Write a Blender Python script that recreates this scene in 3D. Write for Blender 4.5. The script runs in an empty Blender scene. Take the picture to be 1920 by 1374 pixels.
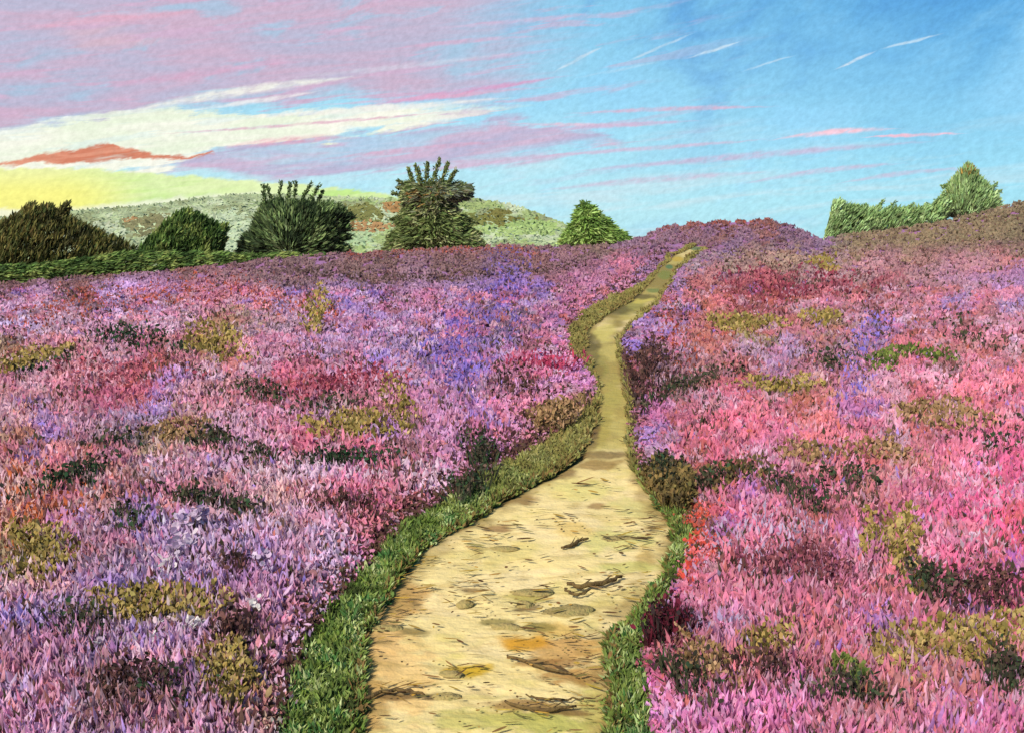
import bpy, math, random
import numpy as np

rng = np.random.default_rng(7)
random.seed(7)
C = bpy.context.scene.collection

# ----------------------------------------------------------------- camera geometry
W, H, F, YH, CZ = 1920.0, 1374.0, 1844.0, 440.0, 1.7
PITCH = math.atan((H / 2 - YH) / F)
CP, SP = math.cos(PITCH), math.sin(PITCH)
EXPO = 1.5
GAIN = 2.0 ** EXPO


def rays(px, py):
    """unit directions through points of the view"""
    px = np.asarray(px, float); py = np.asarray(py, float)
    a = (px - W / 2) / F; b = (H / 2 - py) / F
    d = np.stack([a, CP + b * SP, -SP + b * CP], -1)
    return d / np.linalg.norm(d, axis=-1, keepdims=True)


def s2l(c):
    c = np.asarray(c, float) / 255.0
    return np.where(c <= 0.04045, c / 12.92, ((c + 0.055) / 1.055) ** 2.4)


def smooth(a, b, x):
    t = np.clip((x - a) / (b - a), 0, 1)
    return t * t * (3 - 2 * t)


_NT = rng.random((64, 64))


def vnoise(x, y):
    """smooth value noise in 0..1"""
    x = np.asarray(x, float); y = np.asarray(y, float)
    xi = np.floor(x).astype(int); yi = np.floor(y).astype(int)
    fx = x - xi; fy = y - yi
    fx = fx * fx * (3 - 2 * fx); fy = fy * fy * (3 - 2 * fy)
    g = lambda i, j: _NT[i % 64, j % 64]
    return (g(xi, yi) * (1 - fx) + g(xi + 1, yi) * fx) * (1 - fy) + (g(xi, yi + 1) * (1 - fx) + g(xi + 1, yi + 1) * fx) * fy


def fbm(x, y, o=3):
    s, a, t = 0, 0.5, 0
    for i in range(o):
        s = s + a * vnoise(x * 2 ** i + 17.3 * i, y * 2 ** i - 9.1 * i); t += a; a *= 0.5
    return s / t


# ----------------------------------------------------------------- terrain
RIDGE_R = 75.0
_rp = np.array([(-400, 560), (-100, 545), (0, 540), (150, 526), (300, 516), (500, 490), (650, 478), (800, 470), (950, 463), (1060, 464), (1150, 462),
                (1200, 448), (1240, 430), (1300, 420), (1440, 415), (1490, 428), (1540, 452), (1570, 446), (1650, 436), (1750, 420),
                (1830, 405), (1920, 380), (2100, 350), (2400, 340)], float)
_raz = np.array([math.atan2(*rays(x, y)[:2]) for x, y in _rp])
_rz = np.array([CZ + RIDGE_R * rays(x, y)[2] / math.hypot(*rays(x, y)[:2]) for x, y in _rp])


def ground_h(x, y):
    x = np.asarray(x, float); y = np.asarray(y, float)
    r = np.hypot(x, y); az = np.arctan2(x, y)
    zr = np.interp(az, _raz, _rz)
    wide = np.interp(az, _raz, np.convolve(np.pad(_rz, 2, mode='edge'), np.ones(5) / 5, 'valid'))
    s = (np.clip((r - 11) / (RIDGE_R - 11), 0, 1)) ** 1.25
    k = smooth(45, 75, r)
    h = (wide * (1 - k) + zr * k) * s
    h = h + 0.10 * (vnoise(x * 0.35 + 5, y * 0.35) - 0.5) * smooth(3, 12, r) * (1 - smooth(50, 70, r))
    h = h + 0.25 * (vnoise(x * 0.11 + 2, y * 0.11) - 0.5) * smooth(10, 30, r) * (1 - smooth(55, 75, r))
    over = smooth(RIDGE_R + 1, 170, r)
    return h * (1 - over) + (-13.0) * over


_T = np.concatenate([np.geomspace(2.0, 60, 260), np.linspace(60.4, 92, 70)])


def unproject(px, py, lift=0.0):
    """where the view ray meets the ground; NaN where it misses"""
    px = np.atleast_1d(np.asarray(px, float)); py = np.atleast_1d(np.asarray(py, float))
    out = np.full((len(px), 3), np.nan)
    for c in range(0, len(px), 20000):
        d = rays(px[c:c + 20000], py[c:c + 20000])
        P = d[:, None, :] * _T[None, :, None]
        g = P[..., 2] + CZ - ground_h(P[..., 0], P[..., 1]) - lift
        hit = g < 0
        i = hit.argmax(1); ok = hit.any(1) & (i > 0)
        i = np.maximum(i, 1); n = np.arange(len(i))
        g0, g1 = g[n, i - 1], g[n, i]
        t = _T[i - 1] + (_T[i] - _T[i - 1]) * g0 / np.where(np.abs(g0 - g1) < 1e-9, 1, g0 - g1)
        p = d * t[:, None]; p[:, 2] = ground_h(p[:, 0], p[:, 1])
        p[~ok] = np.nan
        out[c:c + 20000] = p
    return out


def at(px, py, depth):
    """world point on the view ray at a given forward distance"""
    d = rays(px, py)
    return d / d[..., 1:2] * depth + np.array([0, 0, CZ])


def project(P):
    v = P - np.array([0, 0, CZ])
    f = v[:, 1] * CP - v[:, 2] * SP
    u = v[:, 1] * SP + v[:, 2] * CP
    return W / 2 + F * v[:, 0] / f, H / 2 - F * u / f


def inside(px, py, poly):
    poly = np.asarray(poly, float); px = np.asarray(px); py = np.asarray(py)
    r = np.zeros(px.shape, bool); j = len(poly) - 1
    for i in range(len(poly)):
        xi, yi = poly[i]; xj, yj = poly[j]
        if yi != yj:
            r ^= ((yi > py) != (yj > py)) & (px < (xj - xi) * (py - yi) / (yj - yi) + xi)
        j = i
    return r


def seg_dist(px, py, line):
    line = np.asarray(line, float); best = np.full(np.shape(px), 1e9)
    for a, b in zip(line[:-1], line[1:]):
        ab = b - a; L = ab @ ab + 1e-9
        t = np.clip(((px - a[0]) * ab[0] + (py - a[1]) * ab[1]) / L, 0, 1)
        best = np.minimum(best, np.hypot(px - a[0] - t * ab[0], py - a[1] - t * ab[1]))
    return best


# ----------------------------------------------------------------- object helpers
def tag(o, label=None, cat=None, group=None, kind=None):
    if label: o['label'] = label
    if cat: o['category'] = cat
    if group: o['group'] = group
    if kind: o['kind'] = kind
    return o


def empty(name, loc):
    o = bpy.data.objects.new(name, None); o.empty_display_size = 0.2
    o.location = loc; C.objects.link(o)
    return o


def mesh_obj(name, V, loops, counts, mat, parent=None, origin=(0, 0, 0), col=None, smooth_shade=False):
    V = np.asarray(V, np.float32) - np.asarray(origin, np.float32)
    me = bpy.data.meshes.new(name)
    me.vertices.add(len(V)); me.vertices.foreach_set('co', V.ravel())
    loops = np.asarray(loops, np.int32); counts = np.asarray(counts, np.int32)
    me.loops.add(len(loops)); me.loops.foreach_set('vertex_index', loops)
    me.polygons.add(len(counts))
    st = np.zeros(len(counts), np.int32); st[1:] = np.cumsum(counts)[:-1]
    me.polygons.foreach_set('loop_start', st)
    try:
        me.polygons.foreach_set('loop_total', counts)
    except Exception:
        pass
    me.polygons.foreach_set('use_smooth', np.full(len(counts), smooth_shade, bool))
    if col is not None:
        a = me.color_attributes.new('plant', 'FLOAT_COLOR', 'POINT')
        c4 = np.ones((len(V), 4), np.float32); c4[:, :3] = col
        a.data.foreach_set('color', c4.ravel())
    me.update(calc_edges=True)
    me.materials.append(mat)
    o = bpy.data.objects.new(name, me); C.objects.link(o)
    if parent is not None:
        o.parent = parent
    else:
        o.location = origin
    return o


KITE = np.array([(0, 0), (-.5, .55), (0, 1), (.5, .55)], float)
OVAL = np.array([(-.22, 0), (-.5, .35), (-.42, .75), (0, 1), (.42, .75), (.5, .35), (.22, 0)], float)


class Dabs:
    """collects many small leaf, blade and floret faces into one mesh"""

    def __init__(s):
        s.V, s.L, s.N, s.K, s.n = [], [], [], [], 0

    def add(s, P, D, S, L, Wd, col, shape=KITE, bend=0.12):
        n, m = len(P), len(shape)
        if n == 0: return
        L = np.broadcast_to(L, (n,)); Wd = np.broadcast_to(Wd, (n,))
        Nn = np.cross(D, S)
        t = shape[None, :, 1]; x = shape[None, :, 0]
        v = P[:, None] + D[:, None] * (t * L[:, None])[..., None] + S[:, None] * (x * Wd[:, None])[..., None] \
            + Nn[:, None] * (((t - .3) ** 2 * bend + np.abs(x) * 0.25 * bend) * L[:, None])[..., None]
        s.V.append(v.reshape(-1, 3)); s.L.append(np.arange(n * m) + s.n); s.N.append(np.full(n, m))
        s.K.append(np.repeat(np.clip(col, 0.004, 0.9), m, 0)); s.n += n * m

    def build(s, name, mat, parent=None, origin=(0, 0, 0)):
        return mesh_obj(name, np.concatenate(s.V), np.concatenate(s.L), np.concatenate(s.N), mat, parent, origin, np.concatenate(s.K))


def unit(v):
    return v / np.maximum(np.linalg.norm(v, axis=-1, keepdims=True), 1e-9)


def frame(D):
    """a random side vector square to each direction"""
    r = unit(rng.normal(size=D.shape))
    return unit(np.cross(D, r))


def facing(D, soft=.45):
    """a side vector that turns the face toward the light, as petals and leaves do"""
    N_ = rng.normal(size=D.shape) * soft + np.array([-.22, -.42, .78])
    S = np.cross(N_, D)
    return unit(S)


def jitter(col, amt=0.16, hue=0.07):
    n = len(col)
    return col * (1 + amt * rng.normal(size=(n, 1))) * (1 + hue * rng.normal(size=(n, 3)))


ALB = 0.62          # reflectance of a surface that shows the listed colour


def albedo(c):
    return s2l(c) * ALB


def pick(cols, n, w=None):
    cols = albedo(np.asarray(cols, float))
    w = None if w is None else np.asarray(w, float) / sum(w)
    return cols[rng.choice(len(cols), n, p=w)]


def tube_mesh(pts, rads, seg=8):
    pts = np.asarray(pts, float); V = []
    for i, p in enumerate(pts):
        d = unit(pts[min(i + 1, len(pts) - 1)] - pts[max(i - 1, 0)])
        s = unit(np.cross(d, [0.13, .21, 1.0] if abs(d[2]) < .9 else [1.0, .2, 0])); t = np.cross(s, d)
        for j in range(seg):
            a = 2 * math.pi * j / seg
            V.append(p + (s * math.cos(a) + t * math.sin(a)) * rads[i])
    loops, cnt = [], []
    for i in range(len(pts) - 1):
        for j in range(seg):
            loops += [i * seg + j, i * seg + (j + 1) % seg, (i + 1) * seg + (j + 1) % seg, (i + 1) * seg + j]; cnt.append(4)
    loops += list(range(seg))[::-1]; cnt.append(seg)
    loops += list(range((len(pts) - 1) * seg, len(pts) * seg)); cnt.append(seg)
    return np.array(V), loops, cnt


# ----------------------------------------------------------------- materials
def new_mat(name):
    m = bpy.data.materials.new(name); m.use_nodes = True
    nt = m.node_tree; nt.nodes.clear()
    out = nt.nodes.new('ShaderNodeOutputMaterial')
    return m, nt, out


def plant_mat(name, trans=0.35, scale=60.0, rough=0.9):
    m, nt, out = new_mat(name)
    N, L = nt.nodes.new, nt.links.new
    at_ = N('ShaderNodeAttribute'); at_.attribute_name = 'plant'
    tc = N('ShaderNodeTexCoord'); nz = N('ShaderNodeTexNoise'); nz.inputs['Scale'].default_value = scale; nz.inputs['Detail'].default_value = 3
    L(tc.outputs['Object'], nz.inputs['Vector'])
    mr = N('ShaderNodeMapRange'); mr.inputs['From Min'].default_value = .3; mr.inputs['From Max'].default_value = .7
    mr.inputs['To Min'].default_value = .82; mr.inputs['To Max'].default_value = 1.16
    L(nz.outputs['Fac'], mr.inputs['Value'])
    mx = N('ShaderNodeVectorMath'); mx.operation = 'SCALE'
    L(at_.outputs['Color'], mx.inputs[0]); L(mr.outputs['Result'], mx.inputs['Scale'])
    d = N('ShaderNodeBsdfPrincipled'); d.inputs['Roughness'].default_value = rough
    d.inputs['Specular IOR Level'].default_value = 0.15
    t = N('ShaderNodeBsdfTranslucent'); s = N('ShaderNodeMixShader'); s.inputs['Fac'].default_value = trans
    L(mx.outputs[0], d.inputs['Base Color']); L(mx.outputs[0], t.inputs['Color'])
    L(d.outputs[0], s.inputs[1]); L(t.outputs[0], s.inputs[2]); L(s.outputs[0], out.inputs['Surface'])
    return m


def noise_mat(name, stops, scale=4.0, detail=6, bump=0.3, bscale=40, rough=0.95, attr=False):
    m, nt, out = new_mat(name)
    N, L = nt.nodes.new, nt.links.new
    tc = N('ShaderNodeTexCoord')
    nz = N('ShaderNodeTexNoise'); nz.inputs['Scale'].default_value = scale; nz.inputs['Detail'].default_value = detail
    nz.inputs['Roughness'].default_value = .65; nz.inputs['Distortion'].default_value = .6
    L(tc.outputs['Object'], nz.inputs['Vector'])
    cr = N('ShaderNodeValToRGB'); e = cr.color_ramp.elements
    while len(e) < len(stops): e.new(0.5)
    for k, (p, c) in enumerate(stops):
        e[k].position = p; e[k].color = (*c, 1)
    L(nz.outputs['Fac'], cr.inputs['Fac'])
    b = N('ShaderNodeBsdfPrincipled'); b.inputs['Roughness'].default_value = rough; b.inputs['Specular IOR Level'].default_value = .15
    if attr:
        a = N('ShaderNodeAttribute'); a.attribute_name = 'plant'
        mm = N('ShaderNodeMix'); mm.data_type = 'RGBA'; mm.blend_type = 'MULTIPLY'; mm.inputs['Factor'].default_value = 1
        L(a.outputs['Color'], mm.inputs['A']); L(cr.outputs['Color'], mm.inputs['B']); L(mm.outputs['Result'], b.inputs['Base Color'])
    else:
        L(cr.outputs['Color'], b.inputs['Base Color'])
    n2 = N('ShaderNodeTexNoise'); n2.inputs['Scale'].default_value = bscale; n2.inputs['Detail'].default_value = 5
    L(tc.outputs['Object'], n2.inputs['Vector'])
    bp = N('ShaderNodeBump'); bp.inputs['Strength'].default_value = bump; bp.inputs['Distance'].default_value = .03
    L(n2.outputs['Fac'], bp.inputs['Height']); L(bp.outputs['Normal'], b.inputs['Normal'])
    L(b.outputs[0], out.inputs['Surface'])
    return m


A = lambda *c: tuple(albedo(c))
M_HEATH = plant_mat('heather_bloom', .5, 55)
M_GRASS = plant_mat('grass_blades', .35, 70)
M_LEAF = plant_mat('tree_leaves', .4, 6)
M_SCRUB = plant_mat('far_scrub', .25, .15)
M_SOIL = noise_mat('heath_soil', [(.3, A(120, 80, 95)), (.45, A(165, 105, 140)), (.55, A(150, 110, 160)), (.7, A(130, 95, 90))], .9, 8, .4, 25)
M_BARK = noise_mat('bark', [(.3, A(52, 42, 32)), (.6, A(88, 74, 52)), (.8, A(70, 62, 44))], 5, 6, .5, 30)
M_TWIG = noise_mat('twig_wood', [(.3, A(70, 52, 34)), (.6, A(112, 92, 52)), (.8, A(92, 84, 48))], 30, 5, .4, 90)
M_STONE = noise_mat('path_stone', [(.3, A(120, 104, 62)), (.5, A(160, 142, 88)), (.7, A(140, 132, 78))], 16, 6, .5, 60)
M_PATH = noise_mat('sandy_path', [(.3, (.74, .70, .58)), (.45, (1, 1, 1)), (.6, (1.0, .98, .92)), (.75, (.80, .84, .68))], 3.4, 10, .22, 45, attr=True)
M_HILL = noise_mat('hill_grass', [(.30, A(140, 150, 108)), (.44, A(176, 190, 150)), (.54, A(186, 204, 156)), (.62, A(150, 152, 100)), (.72, A(172, 186, 140))], .02, 8, .5, .3)

# ----------------------------------------------------------------- the path's outline (sand edge and verge edge on each side)
SAND_L = [(660, 1560), (685, 1374), (685, 1330), (690, 1250), (692, 1185), (732, 1130), (745, 1085), (800, 1025), (880, 980), (960, 932), (1040, 890),
          (1096, 856), (1108, 815), (1122, 770), (1128, 735), (1112, 700), (1098, 672), (1098, 640), (1112, 612), (1142, 588), (1190, 562), (1212, 540), (1238, 502), (1268, 477), (1305, 461)]
SAND_R = [(1130, 1560), (1142, 1374), (1150, 1300), (1138, 1240), (1152, 1190), (1213, 1130), (1245, 1080), (1264, 1025), (1270, 990), (1236, 950), (1206, 910),
          (1182, 868), (1178, 820), (1180, 780), (1178, 745), (1168, 705), (1160, 670), (1160, 640), (1170, 622), (1194, 595), (1228, 566), (1246, 540), (1268, 503), (1296, 479), (1326, 463)]
VERGE_L = [(470, 1560), (525, 1374), (540, 1285), (570, 1205), (640, 1115), (700, 1050), (762, 982), (850, 930), (930, 880), (1010, 838), (1062, 798), (1112, 752), (1116, 715),
           (1092, 682), (1068, 650), (1066, 622), (1092, 590), (1150, 556), (1190, 545), (1222, 518), (1252, 484), (1296, 460)]
VERGE_R = [(1250, 1560), (1232, 1374), (1222, 1300), (1206, 1240), (1222, 1190), (1262, 1125), (1280, 1060), (1296, 1000), (1262, 945), (1222, 908), (1192, 868),
           (1184, 820), (1186, 745), (1166, 670), (1164, 640), (1176, 620), (1232, 570), (1250, 542), (1272, 505), (1330, 464)]
CORRIDOR = VERGE_L + VERGE_R[::-1]
SAND = SAND_L + SAND_R[::-1]


def resample(line, n):
    line = np.asarray(line, float)
    d = np.concatenate([[0], np.cumsum(np.hypot(*np.diff(line, axis=0).T))])
    t = np.linspace(0, d[-1], n)
    return np.stack([np.interp(t, d, line[:, 0]), np.interp(t, d, line[:, 1])], -1)


def ground_line(line, n=120):
    g = unproject(*resample(line, n).T)
    return g[~np.isnan(g[:, 0])][:, :2]


GL, GR, GVL, GVR = [ground_line(l) for l in (SAND_L, SAND_R, VERGE_L, VERGE_R)]
G_CORR = np.concatenate([GVL, GVR[::-1]])


def path_dist(x, y):
    """metres from the verge's outer edge (0 inside)"""
    out = np.zeros(len(x))
    for c in range(0, len(x), 60000):
        xs, ys = x[c:c + 60000], y[c:c + 60000]
        d = np.minimum(seg_dist(xs, ys, GVL[::2]), seg_dist(xs, ys, GVR[::2]))
        out[c:c + 60000] = np.where(inside(xs, ys, G_CORR), 0, d)
    return out


# ----------------------------------------------------------------- heath ground sheet
az = np.concatenate([np.linspace(-math.pi, -.62, 60)[:-1], np.linspace(-.62, .62, 520), np.linspace(.62, math.pi, 60)[1:]])
rr = np.concatenate([np.geomspace(.6, 80, 420), np.geomspace(81, 4000, 60)])
RA, AZ = np.meshgrid(rr, az, indexing='ij')
X, Y = RA * np.sin(AZ), RA * np.cos(AZ)
Z = ground_h(X, Y)
sel = (RA < 70) & (np.abs(AZ) < .62)
dd = np.full(X.shape, 9.0)
xs, ys = X[sel], Y[sel]
ins = inside(xs, ys, G_CORR)
dd[sel] = np.where(ins, 0, 9)
Z = Z - np.where(dd < 1, 0.07, 0)
nr, na = X.shape
I = np.arange(nr * na).reshape(nr, na)
Q = np.stack([I[:-1, :-1], I[:-1, 1:], I[1:, 1:], I[1:, :-1]], -1).reshape(-1, 4)
V = np.stack([X, Y, Z], -1).reshape(-1, 3)
tag(mesh_obj('heath_ground', V, Q[:, ::-1].ravel(), np.full(len(Q), 4), M_SOIL, smooth_shade=True), kind='structure')

# ----------------------------------------------------------------- sandy path
NR, NC = 900, 110
def x_at(line, y):
    l = np.array(line, float)[::-1]
    return np.interp(y, l[:, 1], l[:, 0])


ry_ = 462 + (1560 - 462) * np.linspace(1, 0, NR) ** 1.35
fu = np.linspace(-.03, 1.03, NC)
xl, xr = x_at(VERGE_L, ry_), x_at(VERGE_R, ry_)
gx = xl[:, None] * (1 - fu) + xr[:, None] * fu
gy = np.repeat(ry_[:, None], NC, 1)
PG = unproject(gx.ravel(), gy.ravel()).reshape(NR, NC, 3)
rowok = ~np.isnan(PG[..., 0]).any(1)
PG, gx, gy = PG[rowok], gx[rowok], gy[rowok]
xx, yy = PG[..., 0], PG[..., 1]
sl_, sr_ = x_at(SAND_L, gy), x_at(SAND_R, gy)
hw_ = np.maximum((sr_ - sl_) / 2, 12)
inn = np.minimum(gx - sl_, sr_ - gx) / hw_                       # 1 in the middle, 0 on the sand's edge, below 0 under the verge
edge = 1 - inn
PG[..., 2] += -.012 - .02 * smooth(.9, 1.2, edge) + .03 * (fbm(xx * 3.1, yy * 2.2, 4) - .5) + .012 * (fbm(xx * 14, yy * 20, 3) - .5)
pc = np.empty(gx.shape + (3,)); pc[:] = s2l((236, 217, 160))


def pdab(x, y, rx, ry, c, a=.8, ang=0.0, hard=.5):
    ca, sa = math.cos(ang), math.sin(ang)
    u = ((gx - x) * ca + (gy - y) * sa) / rx; v = (-(gx - x) * sa + (gy - y) * ca) / ry
    d = np.hypot(u, v) + 1.1 * (fbm(gx / 26 + x, gy / 10 + y, 4) - .5)
    m = a * (1 - smooth(hard, 1.05, d))
    pc[:] = pc * (1 - m[..., None]) + s2l(c) * m[..., None]


far_t = smooth(900, 800, gy)[..., None]
pc[:] = pc * (1 - far_t) + s2l((170, 154, 90)) * far_t
far_t = (smooth(720, 560, gy) * .6)[..., None]
pc[:] = pc * (1 - far_t) + s2l((118, 106, 60)) * far_t
n1 = smooth(.5, .68, fbm(gx / 70, gy / 22, 4))[..., None] * .5
pc[:] = pc * (1 - n1) + s2l((208, 196, 122)) * n1
n2 = smooth(.52, .7, fbm(gx / 90 + 40, gy / 30, 4))[..., None] * .6
pc[:] = pc * (1 - n2) + s2l((242, 222, 178)) * n2
for d in [(760, 1110, 60, 40, (205, 160, 96)), (720, 1200, 50, 80, (226, 182, 122)), (760, 1270, 60, 90, (236, 200, 140)), (700, 1310, 30, 70, (220, 175, 110)),
          (990, 1202, 55, 16, (212, 160, 44)), (878, 1254, 50, 16, (206, 172, 40)), (1040, 1175, 60, 18, (214, 180, 104)), (1060, 1215, 90, 30, (196, 150, 84)),
          (1010, 1350, 120, 30, (176, 178, 88)), (900, 1345, 110, 30, (196, 190, 112)), (985, 1200, 60, 18, (204, 150, 40)), (880, 1252, 56, 16, (204, 168, 40)), (1120, 1330, 40, 50, (186, 182, 104)), (1080, 1262, 80, 22, (176, 128, 66)),
          (980, 1320, 90, 14, (150, 112, 62)), (930, 985, 30, 10, (150, 112, 74)), (1120, 945, 24, 8, (158, 124, 84)), (880, 1100, 30, 8, (134, 104, 62)), (770, 1180, 40, 12, (128, 112, 64)),
          (830, 1300, 50, 9, (104, 78, 46)), (740, 1300, 60, 9, (110, 80, 48)), (1030, 1240, 70, 12, (150, 108, 60)), (1060, 1330, 50, 9, (128, 92, 52)), (985, 1135, 26, 9, (96, 72, 46)), (1010, 1170, 40, 9, (136, 124, 66)),
          (930, 1160, 40, 8, (128, 118, 66)), (1230, 985, 30, 9, (168, 140, 88)), (1210, 1045, 22, 30, (186, 160, 100)), (1150, 1010, 90, 26, (210, 205, 130)), (1190, 950, 60, 24, (214, 206, 140)), (1100, 915, 70, 26, (222, 212, 140)),
          (1070, 990, 50, 20, (224, 196, 124)), (1180, 1060, 80, 14, (196, 194, 116)), (990, 1112, 60, 12, (168, 158, 84)), (1075, 1140, 55, 14, (160, 146, 74)),
          (1020, 880, 70, 24, (120, 92, 58)), (960, 930, 50, 18, (138, 106, 64)), (860, 985, 50, 12, (150, 118, 74)), (1120, 868, 60, 12, (150, 120, 66)),
          (1130, 800, 20, 40, (170, 156, 84)), (1150, 740, 24, 40, (176, 166, 92)), (1120, 690, 26, 26, (150, 142, 76)), (1100, 640, 22, 40, (92, 84, 48)),
          (1130, 625, 30, 22, (200, 190, 112)), (1175, 575, 40, 16, (140, 138, 70)), (1150, 560, 50, 12, (80, 72, 44)), (1225, 545, 20, 6, (104, 124, 70)),
          (1205, 560, 30, 8, (196, 186, 96)), (1245, 515, 16, 8, (120, 132, 66)), (1270, 485, 14, 6, (180, 156, 60)), (1255, 500, 7, 5, (70, 116, 84)), (1305, 466, 14, 4, (80, 112, 84))]:
    pdab(*d)
en = .55 * (fbm(gx / 34, gy / 16, 4) - .5)
edgec = (smooth(.72, 1.02, edge + en) * .6)[..., None]
pc[:] = pc * (1 - edgec) + s2l((146, 122, 74)) * edgec
soilc = smooth(1.0, 1.14, edge + en)[..., None]
sm = fbm(gx / 22, gy / 12, 3)[..., None]
pc[:] = pc * (1 - soilc) + (s2l((96, 80, 46)) * (1 - sm) + s2l((132, 128, 70)) * sm) * soilc
for d in [(1078, 800, 46, 16, (74, 56, 42), .85), (1086, 628, 24, 34, (76, 68, 42), .8), (1110, 655, 20, 40, (104, 94, 54), .7), (1145, 582, 44, 12, (96, 88, 50), .8), (1112, 806, 16, 40, (108, 84, 52), .7), (1125, 850, 60, 10, (108, 82, 50), .7), (1200, 556, 40, 7, (84, 74, 46), .8), (1120, 700, 18, 20, (132, 112, 62), .6), (1170, 690, 10, 40, (120, 108, 60), .5)]:  # dark soil and olive tones, with shadow at the bend painted in
    pdab(*d)
strea = smooth(.60, .72, fbm(gx / 60 + 9, gy / 5.5, 4))[..., None] * .34 * smooth(880, 960, gy)[..., None]
pc[:] = pc * (1 - strea) + s2l((176, 152, 92)) * strea
nr, na = gx.shape
I = np.arange(nr * na).reshape(nr, na)
Q = np.stack([I[:-1, :-1], I[:-1, 1:], I[1:, 1:], I[1:, :-1]], -1).reshape(-1, 4)
tag(mesh_obj('path', PG.reshape(-1, 3), Q.ravel(), np.full(len(Q), 4), M_PATH, col=np.clip(pc.reshape(-1, 3) * [.57, .55, .46], 0, .8), smooth_shade=True), kind='structure')

# ----------------------------------------------------------------- which heather grows where: colour of bloom over the ground
HEATH = []


def row(y, *pts):
    for x, *c in pts: HEATH.append((x, y, *c))


row(470, (560, 150, 112, 128), (700, 158, 104, 112), (850, 158, 108, 116), (1000, 156, 116, 134), (1110, 140, 116, 112), (1200, 150, 112, 142), (1270, 156, 114, 150),
    (1600, 150, 126, 104), (1700, 152, 128, 104), (1800, 150, 126, 106), (1900, 130, 120, 100))
row(425, (1270, 156, 98, 98), (1350, 158, 92, 88), (1430, 156, 92, 90), (1330, 150, 110, 160), (1460, 140, 108, 156), (1620, 146, 122, 98), (1750, 140, 120, 96), (1850, 128, 116, 92), (1915, 120, 112, 90))
row(395, (1860, 122, 114, 92), (1915, 118, 110, 90))
row(505, (60, 122, 92, 92), (200, 128, 92, 90), (330, 142, 98, 100), (450, 150, 114, 134), (560, 136, 110, 120), (700, 132, 104, 104), (850, 132, 98, 100), (1000, 138, 102, 108), (1100, 160, 112, 140), (1180, 196, 120, 150))
row(535, (40, 132, 96, 100), (150, 130, 96, 104), (300, 190, 140, 190), (420, 196, 130, 160), (560, 150, 116, 140), (700, 140, 108, 118), (800, 168, 128, 168), (900, 140, 110, 150), (960, 120, 96, 190), (1050, 150, 106, 124), (1120, 190, 130, 170))
row(560, (60, 190, 140, 190), (220, 196, 158, 216), (380, 204, 136, 166), (470, 208, 150, 176), (540, 180, 145, 196), (640, 160, 140, 220), (700, 170, 130, 186), (800, 186, 128, 170), (880, 160, 124, 186), (930, 110, 86, 190), (970, 112, 84, 176), (1010, 124, 100, 200), (1060, 176, 110, 150))
row(620, (40, 190, 170, 220), (100, 200, 160, 190), (220, 206, 156, 192), (320, 206, 164, 196), (420, 176, 146, 130), (520, 190, 150, 180), (620, 180, 138, 190), (700, 160, 128, 196), (790, 176, 140, 196), (860, 160, 116, 176), (930, 122, 96, 150), (990, 116, 92, 160), (1045, 200, 130, 176))
row(665, (40, 178, 150, 130), (140, 206, 150, 165), (260, 200, 140, 165), (380, 170, 140, 110), (480, 196, 156, 190), (600, 190, 150, 200), (700, 184, 150, 196), (780, 150, 124, 200), (850, 112, 88, 190), (920, 124, 98, 168), (980, 150, 120, 190), (1050, 216, 140, 196))
row(700, (60, 206, 156, 182), (160, 204, 140, 160), (260, 186, 100, 122), (360, 196, 130, 150), (460, 200, 150, 176), (560, 200, 120, 150), (660, 190, 146, 186), (740, 188, 156, 200), (820, 130, 100, 192), (880, 122, 96, 196), (940, 126, 96, 190), (1010, 196, 108, 150), (1070, 216, 142, 206))
row(750, (60, 208, 154, 172), (160, 176, 110, 132), (240, 188, 104, 124), (330, 204, 150, 176), (430, 206, 150, 170), (530, 196, 110, 136), (640, 194, 106, 130), (720, 206, 138, 170), (810, 196, 132, 180), (880, 190, 140, 196), (960, 206, 146, 200), (1050, 214, 150, 204), (1100, 206, 146, 180))
row(800, (60, 206, 150, 160), (160, 180, 130, 160), (250, 180, 150, 196), (340, 190, 150, 140), (420, 206, 160, 190), (500, 212, 156, 190), (580, 206, 150, 196), (660, 176, 140, 90), (750, 206, 140, 176), (820, 196, 140, 190), (880, 190, 140, 190), (960, 218, 144, 196), (1040, 176, 130, 110))
row(850, (40, 170, 130, 120), (120, 200, 150, 165), (220, 172, 140, 160), (320, 176, 150, 130), (430, 200, 150, 185), (520, 214, 158, 196), (600, 206, 110, 140), (680, 208, 116, 150), (760, 208, 130, 166), (840, 196, 140, 186), (930, 216, 140, 200), (990, 200, 126, 166))
row(905, (50, 200, 150, 150), (110, 176, 96, 110), (180, 196, 160, 170), (280, 190, 156, 176), (360, 196, 160, 200), (440, 196, 150, 190), (520, 206, 166, 196), (600, 200, 160, 196), (690, 208, 130, 180), (780, 212, 166, 200), (850, 212, 136, 190))
row(960, (40, 206, 156, 150), (120, 190, 130, 140), (200, 180, 126, 140), (270, 150, 110, 190), (350, 200, 140, 150), (440, 206, 160, 180), (520, 212, 166, 176), (600, 196, 120, 140), (680, 208, 112, 150), (750, 200, 120, 156))
row(1010, (50, 200, 140, 130), (130, 160, 120, 210), (210, 176, 136, 176), (270, 140, 108, 200), (350, 160, 120, 190), (430, 176, 140, 196), (520, 186, 150, 200), (600, 200, 150, 190), (670, 214, 124, 160), (720, 190, 100, 140))
row(1065, (60, 150, 130, 86), (130, 150, 116, 214), (190, 170, 110, 130), (250, 150, 120, 160), (320, 176, 136, 190), (390, 180, 144, 200), (470, 150, 120, 216), (540, 190, 130, 180), (600, 196, 160, 204), (650, 218, 130, 186))
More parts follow.
